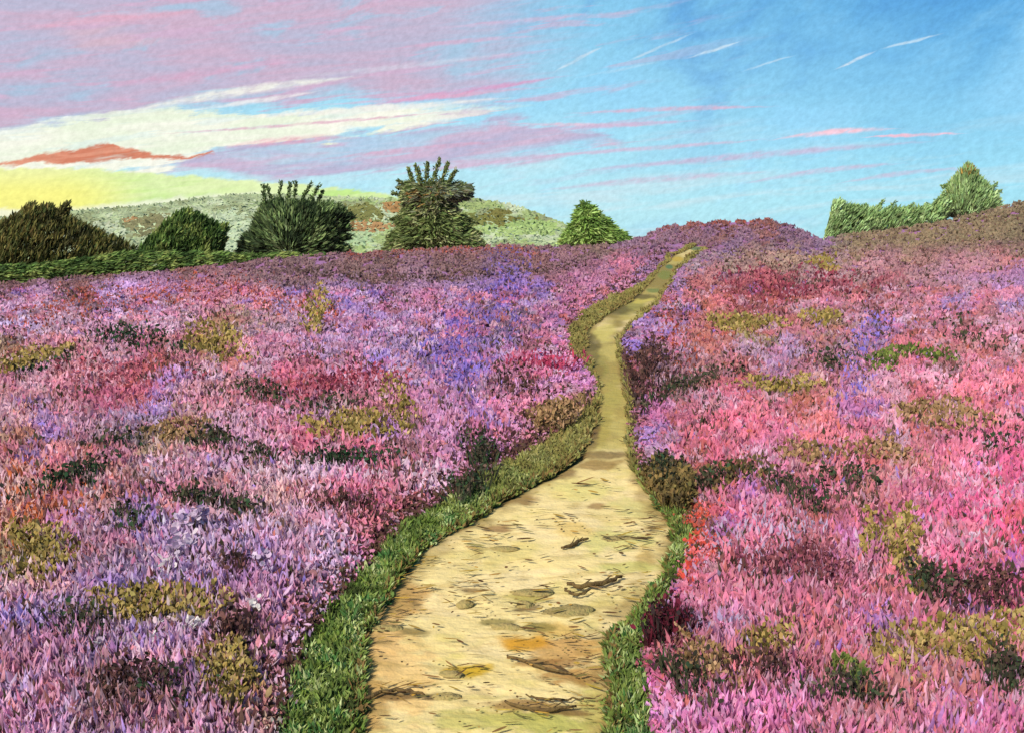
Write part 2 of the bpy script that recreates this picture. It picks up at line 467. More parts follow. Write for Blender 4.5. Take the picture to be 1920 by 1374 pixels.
row(1120, (40, 160, 134, 100), (110, 206, 150, 170), (170, 150, 110, 196), (240, 140, 110, 190), (300, 150, 116, 196), (380, 170, 130, 200), (450, 176, 120, 176), (530, 190, 130, 196), (590, 206, 140, 200), (630, 220, 136, 190))
row(1170, (30, 166, 150, 216), (90, 160, 124, 196), (160, 170, 140, 190), (250, 156, 132, 84), (350, 160, 134, 92), (430, 176, 120, 150), (500, 196, 124, 160), (560, 110, 84, 176), (600, 214, 140, 190))
row(1225, (30, 140, 110, 196), (100, 150, 120, 190), (170, 160, 124, 170), (240, 110, 90, 190), (300, 150, 116, 186), (370, 176, 136, 190), (440, 150, 100, 120), (500, 210, 140, 190), (550, 204, 150, 200))
row(1275, (30, 176, 110, 150), (90, 190, 130, 180), (150, 130, 96, 176), (210, 140, 110, 124), (290, 196, 140, 180), (350, 150, 110, 176), (420, 164, 134, 86), (480, 200, 150, 196), (530, 206, 150, 190))
row(1325, (30, 176, 150, 216), (100, 196, 130, 176), (170, 150, 110, 140), (240, 132, 100, 116), (320, 196, 120, 150), (380, 176, 140, 190), (440, 164, 134, 86), (500, 196, 150, 180))
row(1370, (40, 216, 140, 190), (120, 150, 116, 190), (210, 150, 112, 130), (300, 170, 120, 150), (400, 190, 130, 180), (470, 176, 170, 160))
row(1450, (50, 206, 140, 196), (200, 176, 130, 190), (350, 196, 130, 180))
# right of the path
row(445, (1180, 156, 124, 170), (1250, 146, 112, 156), (1380, 140, 110, 164), (1480, 132, 104, 156), (1545, 140, 120, 180))
row(485, (1300, 156, 132, 150), (1400, 160, 132, 128), (1470, 166, 136, 124), (1560, 166, 136, 142), (1640, 190, 136, 150), (1720, 176, 130, 128), (1800, 190, 134, 150), (1890, 192, 124, 132))
row(520, (1255, 166, 130, 170), (1330, 176, 120, 126), (1420, 172, 96, 108), (1520, 164, 130, 136), (1620, 176, 134, 146), (1720, 170, 126, 136), (1800, 180, 132, 160), (1890, 176, 132, 186))
row(548, (1240, 164, 136, 216), (1310, 176, 104, 110), (1400, 164, 82, 98), (1480, 160, 78, 94), (1570, 164, 84, 100), (1660, 176, 104, 122), (1760, 186, 132, 150), (1880, 184, 136, 190))
row(590, (1205, 172, 140, 222), (1270, 160, 116, 156), (1340, 184, 112, 112), (1430, 162, 92, 96), (1520, 176, 120, 126), (1600, 176, 116, 140), (1680, 180, 126, 150), (1780, 150, 124, 190), (1850, 186, 120, 140), (1910, 170, 136, 196))
row(625, (1190, 170, 136, 210), (1260, 160, 120, 180), (1320, 186, 120, 120), (1400, 150, 132, 86), (1490, 180, 124, 132), (1560, 172, 130, 116), (1650, 136, 110, 186), (1730, 176, 110, 136), (1820, 186, 106, 128), (1905, 200, 140, 170))
row(665, (1190, 128, 88, 96), (1250, 160, 120, 176), (1310, 190, 120, 120), (1390, 186, 142, 176), (1470, 172, 136, 182), (1560, 170, 130, 156), (1640, 136, 110, 190), (1720, 176, 96, 116), (1800, 200, 140, 150), (1890, 222, 150, 186))
row(705, (1200, 100, 74, 78), (1270, 150, 110, 130), (1340, 170, 130, 130), (1430, 120, 98, 170), (1500, 156, 116, 140), (1570, 160, 116, 140), (1620, 170, 124, 210), (1700, 216, 140, 190), (1790, 226, 140, 166), (1890, 220, 140, 186))
row(745, (1210, 116, 90, 96), (1290, 128, 102, 110), (1370, 200, 110, 140), (1440, 130, 114, 120), (1520, 170, 136, 110), (1600, 172, 124, 214), (1670, 220, 126, 136), (1760, 226, 138, 160), (1850, 228, 136, 160), (1905, 216, 100, 130))
row(790, (1220, 160, 124, 210), (1290, 190, 116, 140), (1370, 220, 112, 146), (1450, 214, 112, 146), (1540, 216, 130, 130), (1600, 170, 116, 176), (1680, 228, 130, 156), (1760, 192, 132, 124), (1830, 226, 140, 160), (1900, 216, 130, 160))
row(840, (1210, 170, 124, 186), (1290, 206, 110, 120), (1380, 206, 120, 150), (1460, 208, 126, 170), (1540, 218, 120, 136), (1620, 206, 122, 156), (1700, 196, 124, 146), (1790, 222, 130, 166), (1890, 226, 116, 166))
row(885, (1215, 190, 116, 150), (1300, 214, 96, 110), (1380, 216, 112, 150), (1450, 200, 126, 176), (1520, 160, 130, 100), (1600, 216, 116, 156), (1680, 180, 136, 116), (1760, 212, 116, 160), (1850, 216, 126, 180), (1910, 222, 98, 156))
row(935, (1250, 124, 106, 66), (1320, 130, 104, 78), (1390, 220, 130, 180), (1460, 176, 110, 130), (1540, 206, 110, 160), (1620, 170, 130, 120), (1700, 200, 122, 160), (1790, 222, 112, 170), (1890, 228, 90, 156))
row(985, (1300, 120, 84, 66), (1350, 226, 110, 130), (1410, 216, 120, 166), (1480, 190, 126, 150), (1560, 176, 104, 126), (1640, 208, 120, 166), (1720, 222, 118, 176), (1810, 228, 104, 164), (1900, 230, 84, 150))
row(1040, (1300, 214, 96, 90), (1370, 214, 120, 150), (1440, 206, 124, 160), (1520, 190, 116, 130), (1590, 196, 130, 200), (1650, 190, 120, 160), (1720, 214, 130, 176), (1800, 228, 100, 160), (1890, 228, 80, 140))
row(1095, (1290, 212, 126, 160), (1360, 206, 130, 166), (1430, 176, 112, 146), (1510, 170, 106, 136), (1590, 180, 110, 146), (1660, 200, 120, 130), (1730, 216, 116, 160), (1810, 222, 96, 150), (1900, 222, 80, 140))
row(1150, (1280, 206, 120, 166), (1350, 200, 124, 156), (1430, 196, 116, 150), (1510, 178, 104, 136), (1590, 196, 116, 150), (1650, 208, 126, 130), (1720, 180, 110, 140), (1810, 170, 92, 124), (1890, 196, 90, 140))
row(1200, (1250, 196, 52, 90), (1320, 190, 130, 170), (1390, 186, 136, 186), (1460, 206, 130, 160), (1530, 218, 122, 136), (1600, 206, 120, 160), (1670, 176, 136, 200), (1730, 190, 110, 150), (1820, 150, 100, 124), (1900, 206, 124, 166))
row(1245, (1235, 190, 86, 126), (1300, 170, 116, 120), (1370, 170, 124, 170), (1440, 168, 128, 86), (1510, 206, 124, 150), (1580, 222, 116, 150), (1650, 180, 126, 186), (1720, 166, 132, 84), (1800, 176, 136, 88), (1890, 172, 130, 86))
row(1290, (1235, 226, 120, 200), (1300, 176, 126, 92), (1380, 206, 116, 130), (1450, 176, 104, 126), (1520, 170, 112, 120), (1600, 160, 130, 80), (1670, 196, 116, 130), (1740, 222, 130, 196), (1820, 186, 126, 120), (1895, 196, 120, 156))
row(1335, (1250, 216, 140, 200), (1320, 190, 130, 170), (1400, 214, 130, 190), (1480, 206, 130, 190), (1560, 190, 126, 156), (1630, 176, 128, 140), (1710, 190, 130, 126), (1790, 186, 126, 116), (1880, 150, 92, 116))
row(1372, (1260, 216, 140, 216), (1360, 206, 136, 210), (1460, 218, 134, 206), (1560, 196, 130, 170), (1660, 190, 126, 140), (1780, 206, 130, 180), (1890, 206, 120, 186))
row(1450, (1350, 216, 140, 200), (1600, 206, 130, 190), (1850, 216, 126, 186))
HEATH = np.array(HEATH, float)
_v = np.clip((HEATH[:, 4] - HEATH[:, 2] - 8) / 55, 0, 1)[:, None] * .42          # violet bells grow mixed with pink ones
HEATH[:, 2:] = HEATH[:, 2:] * (1 - _v) + np.array([192, 142, 180]) * _v
_v = ((HEATH[:, 0] > 1280) & (HEATH[:, 1] > 690))[:, None] * .28
HEATH[:, 2:] = HEATH[:, 2:] * (1 - _v) + np.array([222, 116, 156]) * _v
_hl = s2l(HEATH[:, 2:])


def bloom(px, py, hard=5.0):
    """display colour (linear) of the heather on a spot of ground"""
    out = np.empty((len(px), 3))
    for c in range(0, len(px), 20000):
        x = px[c:c + 20000]; y = py[c:c + 20000]
        wx = x + 70 * (fbm(x / 60, y / 34, 3) - .5) + rng.normal(size=len(x)) * 9
        wy = y + 46 * (fbm(x / 50 + 31, y / 40 + 7, 3) - .5) + rng.normal(size=len(x)) * 6
        sc = np.interp(wy, [450, 700, 1374], [.55, 1., 1.25])
        d2 = ((wx[:, None] - HEATH[None, :, 0]) / 1.35) ** 2 + ((wy[:, None] - HEATH[None, :, 1])) ** 2
        w = 1 / (d2 + 40) ** (hard / 2)
        w /= w.sum(1, keepdims=True)
        out[c:c + 20000] = w @ _hl
    return out


# accents that follow drifts across the heath: (polyline, half width, colour, share of the sprigs)
DRIFT = [([(525, 1374), (560, 1215), (640, 1110), (700, 1045), (762, 978), (850, 921), (930, 870), (1010, 828), (1060, 796)], 20, (92, 66, 54), .75),
         ([(500, 1374), (535, 1230), (610, 1110), (680, 1020), (760, 950), (850, 900), (930, 850), (1000, 815)], 34, (96, 58, 62), .26),
         ([(1065, 618), (1090, 588), (1150, 552), (1200, 520), (1245, 482)], 12, (96, 62, 62), .4),
         ([(1168, 650), (1182, 700), (1190, 760), (1192, 850), (1215, 900)], 15, (90, 64, 60), .6),
         ([(1225, 905), (1265, 940), (1300, 985), (1296, 1030)], 16, (92, 72, 46), .75),
         ([(1290, 980), (1320, 960), (1300, 1040), (1285, 1080)], 14, (214, 92, 76), .5),
         ([(380, 540), (300, 560), (120, 580), (60, 610)], 26, (178, 84, 62), .22),
         ([(440, 545), (520, 570), (620, 600)], 24, (182, 92, 76), .25),
         ([(1240, 560), (1270, 620), (1290, 680)], 24, (172, 80, 60), .3),
         ([(660, 480), (800, 468), (950, 470), (1000, 480)], 8, (166, 88, 76), .4),
         ([(1240, 428), (1330, 420), (1440, 418)], 7, (158, 84, 70), .45),
         ([(560, 512), (700, 528), (860, 525), (1000, 512), (1090, 500)], 8, (92, 70, 66), .5),
         ([(60, 950), (40, 1000), (110, 960)], 45, (196, 104, 66), .3),
         ([(1300, 1000), (1320, 1050), (1290, 1090)], 20, (206, 70, 60), .35),
         ([(500, 740), (640, 720), (760, 715)], 16, (180, 84, 104), .4),
         ([(970, 690), (1080, 695)], 12, (184, 84, 112), .35),
         ([(960, 520), (930, 600), (820, 660), (870, 720)], 36, (122, 100, 188), .28),
         ([(1640, 610), (1600, 690), (1610, 740)], 18, (140, 116, 214), .35),
         ([(330, 990), (350, 1060), (310, 1110)], 36, (206, 184, 214), .22),
         ([(420, 900), (540, 905), (640, 905), (820, 890)], 20, (214, 182, 208), .3),
         ([(600, 1030), (640, 1060), (600, 1120)], 30, (190, 160, 196), .35),
         ([(1330, 1040), (1420, 1010), (1520, 1010), (1400, 1080)], 26, (184, 160, 196), .28),
         ([(1330, 1200), (1400, 1215)], 20, (180, 156, 196), .35),
         ([(1850, 850), (1830, 920), (1880, 930), (1830, 1060)], 12, (196, 166, 190), .35)]

BX = dict(x0=-1000, x1=2920, y0=335, y1=1640)
N_T = 112000
tx = rng.uniform(BX['x0'], BX['x1'], N_T * 2); ty = rng.uniform(BX['y0'], BX['y1'], N_T * 2)
keep = rng.random(N_T * 2) < np.interp(ty, [440, 560, 800, 1374, 1640], [.95, .85, .6, .36, .25]) * np.interp(tx, [-1000, -150, -60, 1980, 2070, 2920], [.4, .5, 1, 1, .5, .4])
tx, ty = tx[keep], ty[keep]
G = unproject(tx, ty)
ok = ~np.isnan(G[:, 0]) & ~inside(tx, ty, CORRIDOR)
tx, ty, G = tx[ok], ty[ok], G[ok]
pd = path_dist(G[:, 0], G[:, 1])
r = np.hypot(G[:, 0], G[:, 1])
hs = np.clip(.35 + pd / (.10 * np.clip(r, 3, 12)), .35, 1.0)      # lower growth beside the trodden way


def cells(x, y, sx, sy):
    """the middle and the id of the clump that each spot belongs to"""
    x = x + 16 * (fbm(x / 15, y / 11, 2) - .5); y = y + 14 * (fbm(x / 13 + 70, y / 12, 2) - .5)
    gi = np.floor(x / sx).astype(int); gj = np.floor(y / sy).astype(int)
    best = np.full(len(x), 1e9); cx = np.zeros(len(x)); cy = np.zeros(len(x)); cid = np.zeros(len(x), int)
    for di in (-1, 0, 1):
        for dj in (-1, 0, 1):
            i, j = gi + di, gj + dj
            h = (i * 73856093 ^ j * 19349663) & 0xFFFFF
            jx = ((h * 7919) % 1009) / 1009; jy = ((h * 104729) % 997) / 997
            px_, py_ = (i + jx) * sx, (j + jy) * sy
            d_ = ((x - px_) / sx) ** 2 + ((y - py_) / sy) ** 2
            m = d_ < best
            best[m] = d_[m]; cx[m] = px_[m]; cy[m] = py_[m]; cid[m] = h[m]
    return cx, cy, cid


far_ = ty < 640
cA = cells(tx, ty, 46, 42); cB = cells(tx, ty, 28, 13)
ccx, ccy, cci = [np.where(far_, b_, a_) for a_, b_ in zip(cA, cB)]
base = bloom(ccx * .6 + tx * .4, ccy * .6 + ty * .4, 7.0)
cr = lambda k: ((cci * (k * 2 + 31) * 2654435761) % 10007) / 10007.0
tuft_b = (1 + .24 * (cr(3) - .5) + .05 * rng.normal(size=len(tx)))[:, None]
heath = Dabs()


def grow(G, r, hs, colf, per, up, Lk, Wk, shape, lean):
    n = len(G); k = np.repeat(np.arange(n), per)
    rk, hk = r[k], hs[k]
    Lp = (8 + 300 / rk) * rk / F * Lk * hk; Wp = (4 + 30 / rk) * rk / F * Wk
    spread = Lp * .5
    off = rng.normal(size=(len(k), 2)) * spread[:, None]
    P = G[k].copy(); P[:, 0] += off[:, 0]; P[:, 1] += off[:, 1] * 1.1
    P[:, 2] = ground_h(P[:, 0], P[:, 1]) + rng.random(len(k)) * up * Lp
    D = rng.normal(size=(len(k), 3)) * lean; D[:, 2] += 1; D = unit(D)
    L = Lp * rng.uniform(.55, 1.2, len(k)); Wd = Wp * rng.uniform(.6, 1.3, len(k))
    return k, P, D, L, Wd


near = ty > 545
q1, q2, q3, q4 = (fbm(tx / sx + o, ty / sy - o, 3) for sx, sy, o in ((17, 12, 3), (15, 16, 50), (20, 10, 90), (12, 18, 130)))
ACC = s2l([(140, 112, 208), (206, 110, 152), (182, 96, 78), (208, 172, 204), (128, 92, 86), (228, 140, 160)])
pr = np.cumsum([.04, .07, .06, .05, .04, .07])
for ci in range(6):
    lo = 0 if ci == 0 else pr[ci - 1]
    m = ((cr(7) >= lo) & (cr(7) < pr[ci]))[:, None] * np.where(near, .55, .12)[:, None]
    base = base * (1 - m) + ACC[ci] * m
for q, lo, ci, am in ((q1, .60, 2, .4), (q2, .61, 3, .45), (1 - q1, .66, 4, .4), (1 - q3, .62, 1, .4)):
    m = (smooth(lo, lo + .05, q) * am * np.where(near, 1, .2))[:, None]
    base = base * (1 - m) + ACC[ci] * m
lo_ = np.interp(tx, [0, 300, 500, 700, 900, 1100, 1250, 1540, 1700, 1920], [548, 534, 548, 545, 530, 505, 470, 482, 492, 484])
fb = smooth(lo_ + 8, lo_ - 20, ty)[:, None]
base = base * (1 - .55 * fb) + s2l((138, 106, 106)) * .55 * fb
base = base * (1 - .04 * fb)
stip = .03 + .30 * smooth(.56, .70, fbm(tx / 46 + 200, ty / 20, 4)) + .2 * smooth(.6, .72, fbm(tx / 20 + 400, ty / 14, 3))
stip = stip * (1 - .7 * fb[:, 0])
STC = s2l([(84, 64, 58), (104, 74, 68), (74, 66, 50), (124, 76, 78)])
lw = (smooth(820, 1050, ty) * smooth(760, 560, tx))[:, None]
base = base * (1 + .16 * lw) * (1 - .16 * lw) + (base.mean(1, keepdims=True) * 1.12) * .16 * lw
rb = ((tx > 1560).astype(float) * smooth(485, 465, ty + .06 * (tx - 1560)) * .62)[:, None]
base = base * (1 - rb) + s2l((146, 130, 100)) * rb
DM = [np.exp(-(seg_dist(tx, ty, line) / hw) ** 2) * sh for line, hw, c, sh in DRIFT]
HB = np.array([1.0, 1.06, .93])                                  # petals pass and scatter light
for per, up, Lk, Wk, shape, lean in ((4, .5, .5, .8, KITE, .4), (12, 1.0, .27, 1.65, OVAL, .85)):
    k, P, D, L, Wd = grow(G, r, hs, None, per, up, Lk, Wk, shape, lean)
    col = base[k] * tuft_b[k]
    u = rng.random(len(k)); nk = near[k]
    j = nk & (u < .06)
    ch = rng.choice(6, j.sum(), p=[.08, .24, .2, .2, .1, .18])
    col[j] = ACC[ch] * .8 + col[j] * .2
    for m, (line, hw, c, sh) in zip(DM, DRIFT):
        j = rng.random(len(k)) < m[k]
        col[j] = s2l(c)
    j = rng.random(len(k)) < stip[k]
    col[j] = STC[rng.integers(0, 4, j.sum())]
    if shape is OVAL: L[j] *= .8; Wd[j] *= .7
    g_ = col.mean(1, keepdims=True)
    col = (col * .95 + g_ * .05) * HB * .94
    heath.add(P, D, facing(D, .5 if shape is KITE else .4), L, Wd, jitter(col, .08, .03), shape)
tag(heath.build('heather', M_HEATH), 'low flowering heather in pink, violet and russet covering the whole heath', 'heather', kind='stuff')

# ----------------------------------------------------------------- green verges
def strip_points(a, b, n):
    a, b = resample(a, 400), resample(b, 400)
    # weight by width and by closeness so that cover is even in the view
    t = rng.random(n) * 399; i = t.astype(int); f = (t - i)[:, None]
    i1 = np.minimum(i + 1, 399)
    pa = a[i] * (1 - f) + a[i1] * f; pb = b[i] * (1 - f) + b[i1] * f
    u = rng.uniform(-.02, .93, n)[:, None]
    p = pa * (1 - u) + pb * u
    return p[:, 0], p[:, 1], u[:, 0]


def verge(name, a, b, n, label, cols, w, thin=lambda y: 1, flip=1.0):
    d = Dabs()
    px, py, u = strip_points(a, b, n)
    px = px + (vnoise(px / 18, py / 12) - .5) * 16
    g = unproject(px, py); ok = ~np.isnan(g[:, 0]) & (rng.random(len(px)) < thin(py)); g, px, py, u = g[ok], px[ok], py[ok], u[ok]
    rr_ = np.hypot(g[:, 0], g[:, 1]); n = len(g)
    L = (5 + 80 / rr_) * rr_ / F * rng.uniform(.5, 1.25, n); Wd = (4 + 26 / rr_) * rr_ / F * rng.uniform(.6, 1.3, n)
    D = rng.normal(size=(n, 3)) * [.8, .6, .5]; D[:, 2] = np.abs(D[:, 2]) + .4; D = unit(D)
    g[:, 2] += rng.random(n) * .3 * L - .02
    cid = np.clip((fbm(px / 30, py / 18, 3) - .24) / .5 * len(cols) + rng.normal(size=n) * .55, 0, len(cols) - 1).astype(int)
    col = albedo(np.array(cols, float))[cid] * [1.5, 1.55, 1.35]
    tp = smooth(1000, 800, py)[:, None] * .8                     # drier and browner up the slope
    col = col * (1 - tp) + albedo((158, 142, 82)) * tp
    dry = ((np.abs(u - flip) < .22) & (rng.random(n) < .3))
    col[dry] = albedo((136, 112, 66))
    half = rng.random(n) < .55
    for sel_, sh in ((half, KITE), (~half, OVAL)):
        d.add(g[sel_], D[sel_], facing(D[sel_], .5), L[sel_] * (.85 if sh is KITE else .6) * (.6 + .9 * vnoise(px[sel_] / 14, py[sel_] / 9)), Wd[sel_] * (.5 if sh is KITE else .9), jitter(col[sel_], .12, .05), sh)
    tag(d.build(name, M_GRASS), label, 'grass', kind='stuff')


GREENS = [(56, 66, 34), (76, 92, 42), (98, 116, 52), (90, 108, 58), (122, 134, 76), (106, 120, 60), (158, 168, 118), (66, 100, 54)]
verge('verge_grass', VERGE_L, SAND_L, 80000, 'broad green grass verge along the left edge of the sandy path', GREENS, None, lambda y: np.interp(y, [450, 560, 680, 715, 790, 845], [.25, .5, .4, .1, .25, 1]))
verge('verge_grass', SAND_R, VERGE_R, 52000, 'narrow dark green grass verge along the right edge of the sandy path', GREENS, None, lambda y: .15 + .85 * smooth(900, 990, y), 0.0)


# ----------------------------------------------------------------- single plants and tufts on the heath
def patch(px, py, rx, ry, n, ang=0.0, lob=.9):
    t = rng.random(n * 2) * 2 * math.pi; q = rng.random(n * 2) ** .7 * 1.22
    q *= .70 + lob * 1.3 * (vnoise(np.cos(t) * 1.7 + px * .37, np.sin(t) * 1.7 + py * .29) - .35)
    u, v = np.cos(t) * q * rx, np.sin(t) * q * ry
    x = px + u * math.cos(ang) - v * math.sin(ang); y = py + u * math.sin(ang) + v * math.cos(ang)
    g = unproject(x, y); ok = ~np.isnan(g[:, 0]) & ~inside(x, y, SAND)
    g = g[ok][:n]
    return g


def plant(name, label, cat, group, px, py, rx, ry, cols, style='tuft', dens=1.0, ang=0.0, tall=1.0, w=None):
    b = unproject(px, py + ry * .6)[0]
    if np.isnan(b[0]): b = unproject(px, py + ry)[0]
    root = empty(name, b); tag(root, label, cat, group)
    r0 = math.hypot(b[0], b[1])
    cols = [tuple(min(255, v * (1.14 if style == 'clump' else 1.3 if max(c) < 130 else 1.0)) for v in c) for c in cols]
    n = int(np.clip(rx * ry * (.28 if style == 'clump' else .15) * dens, 30, 3200))
    g = patch(px, py, rx, ry, n, ang); n = len(g)
    rr_ = np.hypot(g[:, 0], g[:, 1])
    pxm = rr_ / F
    low = .62 * (8 + 300 / rr_) * pxm                             # how tall the heather round it stands
    if style == 'tuft':      # dark upright stalks with small heads
        D = rng.normal(size=(n, 3)) * .34; D[:, 2] += 1; D = unit(D)
        L = low * rng.uniform(.85, 1.5, n) * tall; Wd = pxm * (2.6 + 7 / rr_) * rng.uniform(.7, 1.4, n)
        d = Dabs(); d.add(g, D, frame(D), L, Wd, jitter(pick(cols, n, w), .2, .06), KITE)
        d.build('stem', M_GRASS, root, b)
        m = int(n * 1.0); k = rng.integers(0, n, m)
        P = g[k] + D[k] * (L[k] * rng.uniform(.72, 1.1, m))[:, None]
        D2 = rng.normal(size=(m, 3)); D2[:, 2] += .8; D2 = unit(D2)
        s = pxm[k] * (4.2 + 13 / rr_[k]) * rng.uniform(.6, 1.5, m)
        d = Dabs(); d.add(P, D2, frame(D2), s * 1.25, s * .8, jitter(pick(cols, m, w), .22, .06), OVAL)
        d.build('leaves', M_GRASS, root, b)
    elif style == 'clump':   # leafy low shrub or grass cushion
        m = int(n * 2.5); k = rng.integers(0, n, m)
        P = g[k].copy(); P[:, 2] += low[k] * rng.uniform(.45, 1.12, m) * tall
        D = rng.normal(size=(m, 3)) * .75; D[:, 2] += .8; D = unit(D)
        s = pxm[k] * (5 + 17 / rr_[k]) * rng.uniform(.6, 1.4, m)
        c = pick(cols, m, w)
        q = fbm(P[:, 0] * 5 / max(r0 / 6, .6), P[:, 1] * 4 / max(r0 / 6, .6), 2)
        cc = albedo(np.array(cols, float))[np.clip((q - .25) / .5 * len(cols), 0, len(cols) - 1).astype(int)]
        c = np.where((rng.random(m) < .6)[:, None], cc, c)
        d = Dabs(); d.add(P, D, facing(D), s * 1.3, s * .7, jitter(c, .12, .04), OVAL)
        d.build('leaves', M_GRASS, root, b)
        D = rng.normal(size=(n, 3)) * .4; D[:, 2] += 1; D = unit(D)
        d = Dabs(); d.add(g, D, frame(D), low * rng.uniform(.8, 1.2, n) * tall, pxm * (3 + 10 / rr_), jitter(pick(cols, n, w), .15, .05), KITE)
        d.build('stem', M_GRASS, root, b)
    else:                    # flower spikes: a stem and stacked pale florets
        ns = max(1, int(dens))
        gs = g[rng.integers(0, n, ns)]
        for q in gs:
            r_ = math.hypot(q[0], q[1]); pm = r_ / F
            hgt = pm * (ry * 1.3 + 16) * tall * random.uniform(.9, 1.15)
            D = unit(np.array([[random.uniform(-.1, .45), random.uniform(-.2, .2), 1]]))
            tube = q + np.outer(np.linspace(0, 1, 5), D[0] * hgt)
            V, l, c = tube_mesh(tube, np.linspace(1.6, .7, 5) * pm, 6)
            st = mesh_obj('flower_spike', V, l, c, M_TWIG, root, b, smooth_shade=True)
            m = int(18 * max(.7, ry / 24)); t = np.linspace(.4, 1.0, m)
            P = q + D * (hgt * t)[:, None] + rng.normal(size=(m, 3)) * pm * 5
            D2 = rng.normal(size=(m, 3)) * .7; D2[:, 1] -= .4; D2[:, 2] += .3; D2 = unit(D2)
            s = pm * rng.uniform(8, 16, m)
            f = Dabs(); f.add(P, D2, facing(D2), s, s * .85, jitter(pick(cols, m) * 1.15, .07, .02), OVAL, .4)
            f.build('florets', M_HEATH, st, b)
    return root


OLV = [(118, 104, 52), (146, 126, 68), (160, 138, 82), (132, 118, 62), (172, 150, 94)]
BRN = [(132, 104, 70), (160, 126, 92), (146, 118, 80), (118, 96, 62), (170, 136, 104)]
GRN = [(92, 104, 48), (124, 134, 66), (110, 118, 62), (74, 92, 42)]
DRK = [(44, 44, 34), (54, 58, 40), (70, 66, 50), (48, 66, 44), (84, 70, 58)]
DGR = [(34, 52, 34), (40, 70, 44), (52, 58, 42), (46, 44, 36)]
DBR = [(62, 44, 40), (80, 56, 50), (52, 40, 38), (96, 66, 62)]
MRN = [(112, 60, 68), (140, 76, 84), (96, 58, 62), (160, 92, 100)]
for a in [
    ('broad olive grass cushion spreading across the lower left heath', 285, 1166, 118, 40, OLV, 0),
    ('olive grass clump with a pointed top at the far left edge of the heath', 72, 1062, 56, 62, OLV, 0),
    ('olive brown clump low in the lower left, just left of the green verge', 425, 1292, 44, 52, OLV, 0),
    ('wide olive clump above the dark green row of leaves in the left heath', 660, 815, 88, 24, OLV, 0),
    ('faded olive grass cushion in the upper left heath right of dark stalks', 405, 655, 58, 30, OLV, 0),
    ('upright ochre clump leaning over the wide olive clump in the left heath', 752, 785, 24, 44, OLV, -.3),
    ('rusty olive streak of grass at the left edge of the upper heath', 62, 690, 92, 16, OLV, -.35),
    ('ochre upright clump just below the brown band of the left ridge', 590, 596, 22, 42, OLV, 0),
    ('brown dry clump where the left heather bulges toward the path', 1040, 786, 56, 26, BRN, -.4),
    ('grey olive clump left of the darkest leaf cluster in the left heath', 335, 832, 58, 22, BRN, 0)]:
    plant('grass_clump', a[0], 'grass clump', 'olive clumps on the left heath', *a[1:5], a[5], 'clump', 1.0, a[6], .8)
for a in [
    ('long olive grass strip below the crimson drift on the right heath', 1382, 620, 72, 20, OLV, 0),
    ('small olive tuft at the right end of the long olive strip', 1540, 606, 34, 16, OLV, 0),
    ('green clump on the violet drift, larger of two side by side', 1668, 685, 42, 22, GRN, -.3),
    ('thin green clump beside the larger green clump, on bright pink heather', 1742, 680, 40, 10, GRN, .15),
    ('dark olive shrub at the path edge where the sand narrows', 1268, 922, 58, 46, [(92, 80, 46), (116, 98, 58), (76, 66, 42), (130, 110, 66)], .3),
    ('olive arm reaching right from the dark shrub at the path edge', 1380, 905, 60, 18, [(104, 92, 54), (126, 104, 62), (86, 72, 46)], -.2),
    ('narrow upright olive clump in the pink heather, left of the taller one', 1630, 1036, 18, 42, OLV, 0),
    ('tall olive clump standing in the pink heather on the right', 1690, 1050, 40, 74, OLV, 0),
    ('ochre grass bank in the lower right corner under dark stalks', 1810, 1228, 120, 40, OLV, -.15),
    ('ochre clump slanting down from the right verge', 1322, 1268, 66, 26, BRN, .6),
    ('ochre grass clump between brown stalks in the lower right heath', 1440, 1246, 54, 26, OLV, -.2),
    ('leaf green clump low in the right heath', 1590, 1292, 38, 26, GRN, .7),
    ('olive streak slanting through pink heather near the ochre bank', 1668, 1268, 52, 18, OLV, .6),
    ('dry brown grass cushion in the salmon heather at right', 1752, 792, 84, 24, BRN, .1),
    ('brown olive clump above the dark diagonal stalks', 1510, 866, 54, 18, BRN, 0),
    ('tan clump speckled with dark leaves, right of the brown olive clump', 1650, 862, 48, 22, BRN, 0),
    ('yellow olive fringe under the dark row at mid height on the right', 1475, 738, 90, 14, OLV, 0),
    ('small ochre clump below the green clumps near the right skyline', 1545, 500, 24, 18, OLV, 0)]:
    plant('grass_clump', a[0], 'grass clump', 'olive clumps on the right heath', *a[1:5], a[5], 'clump', 1.0, a[6], .8)
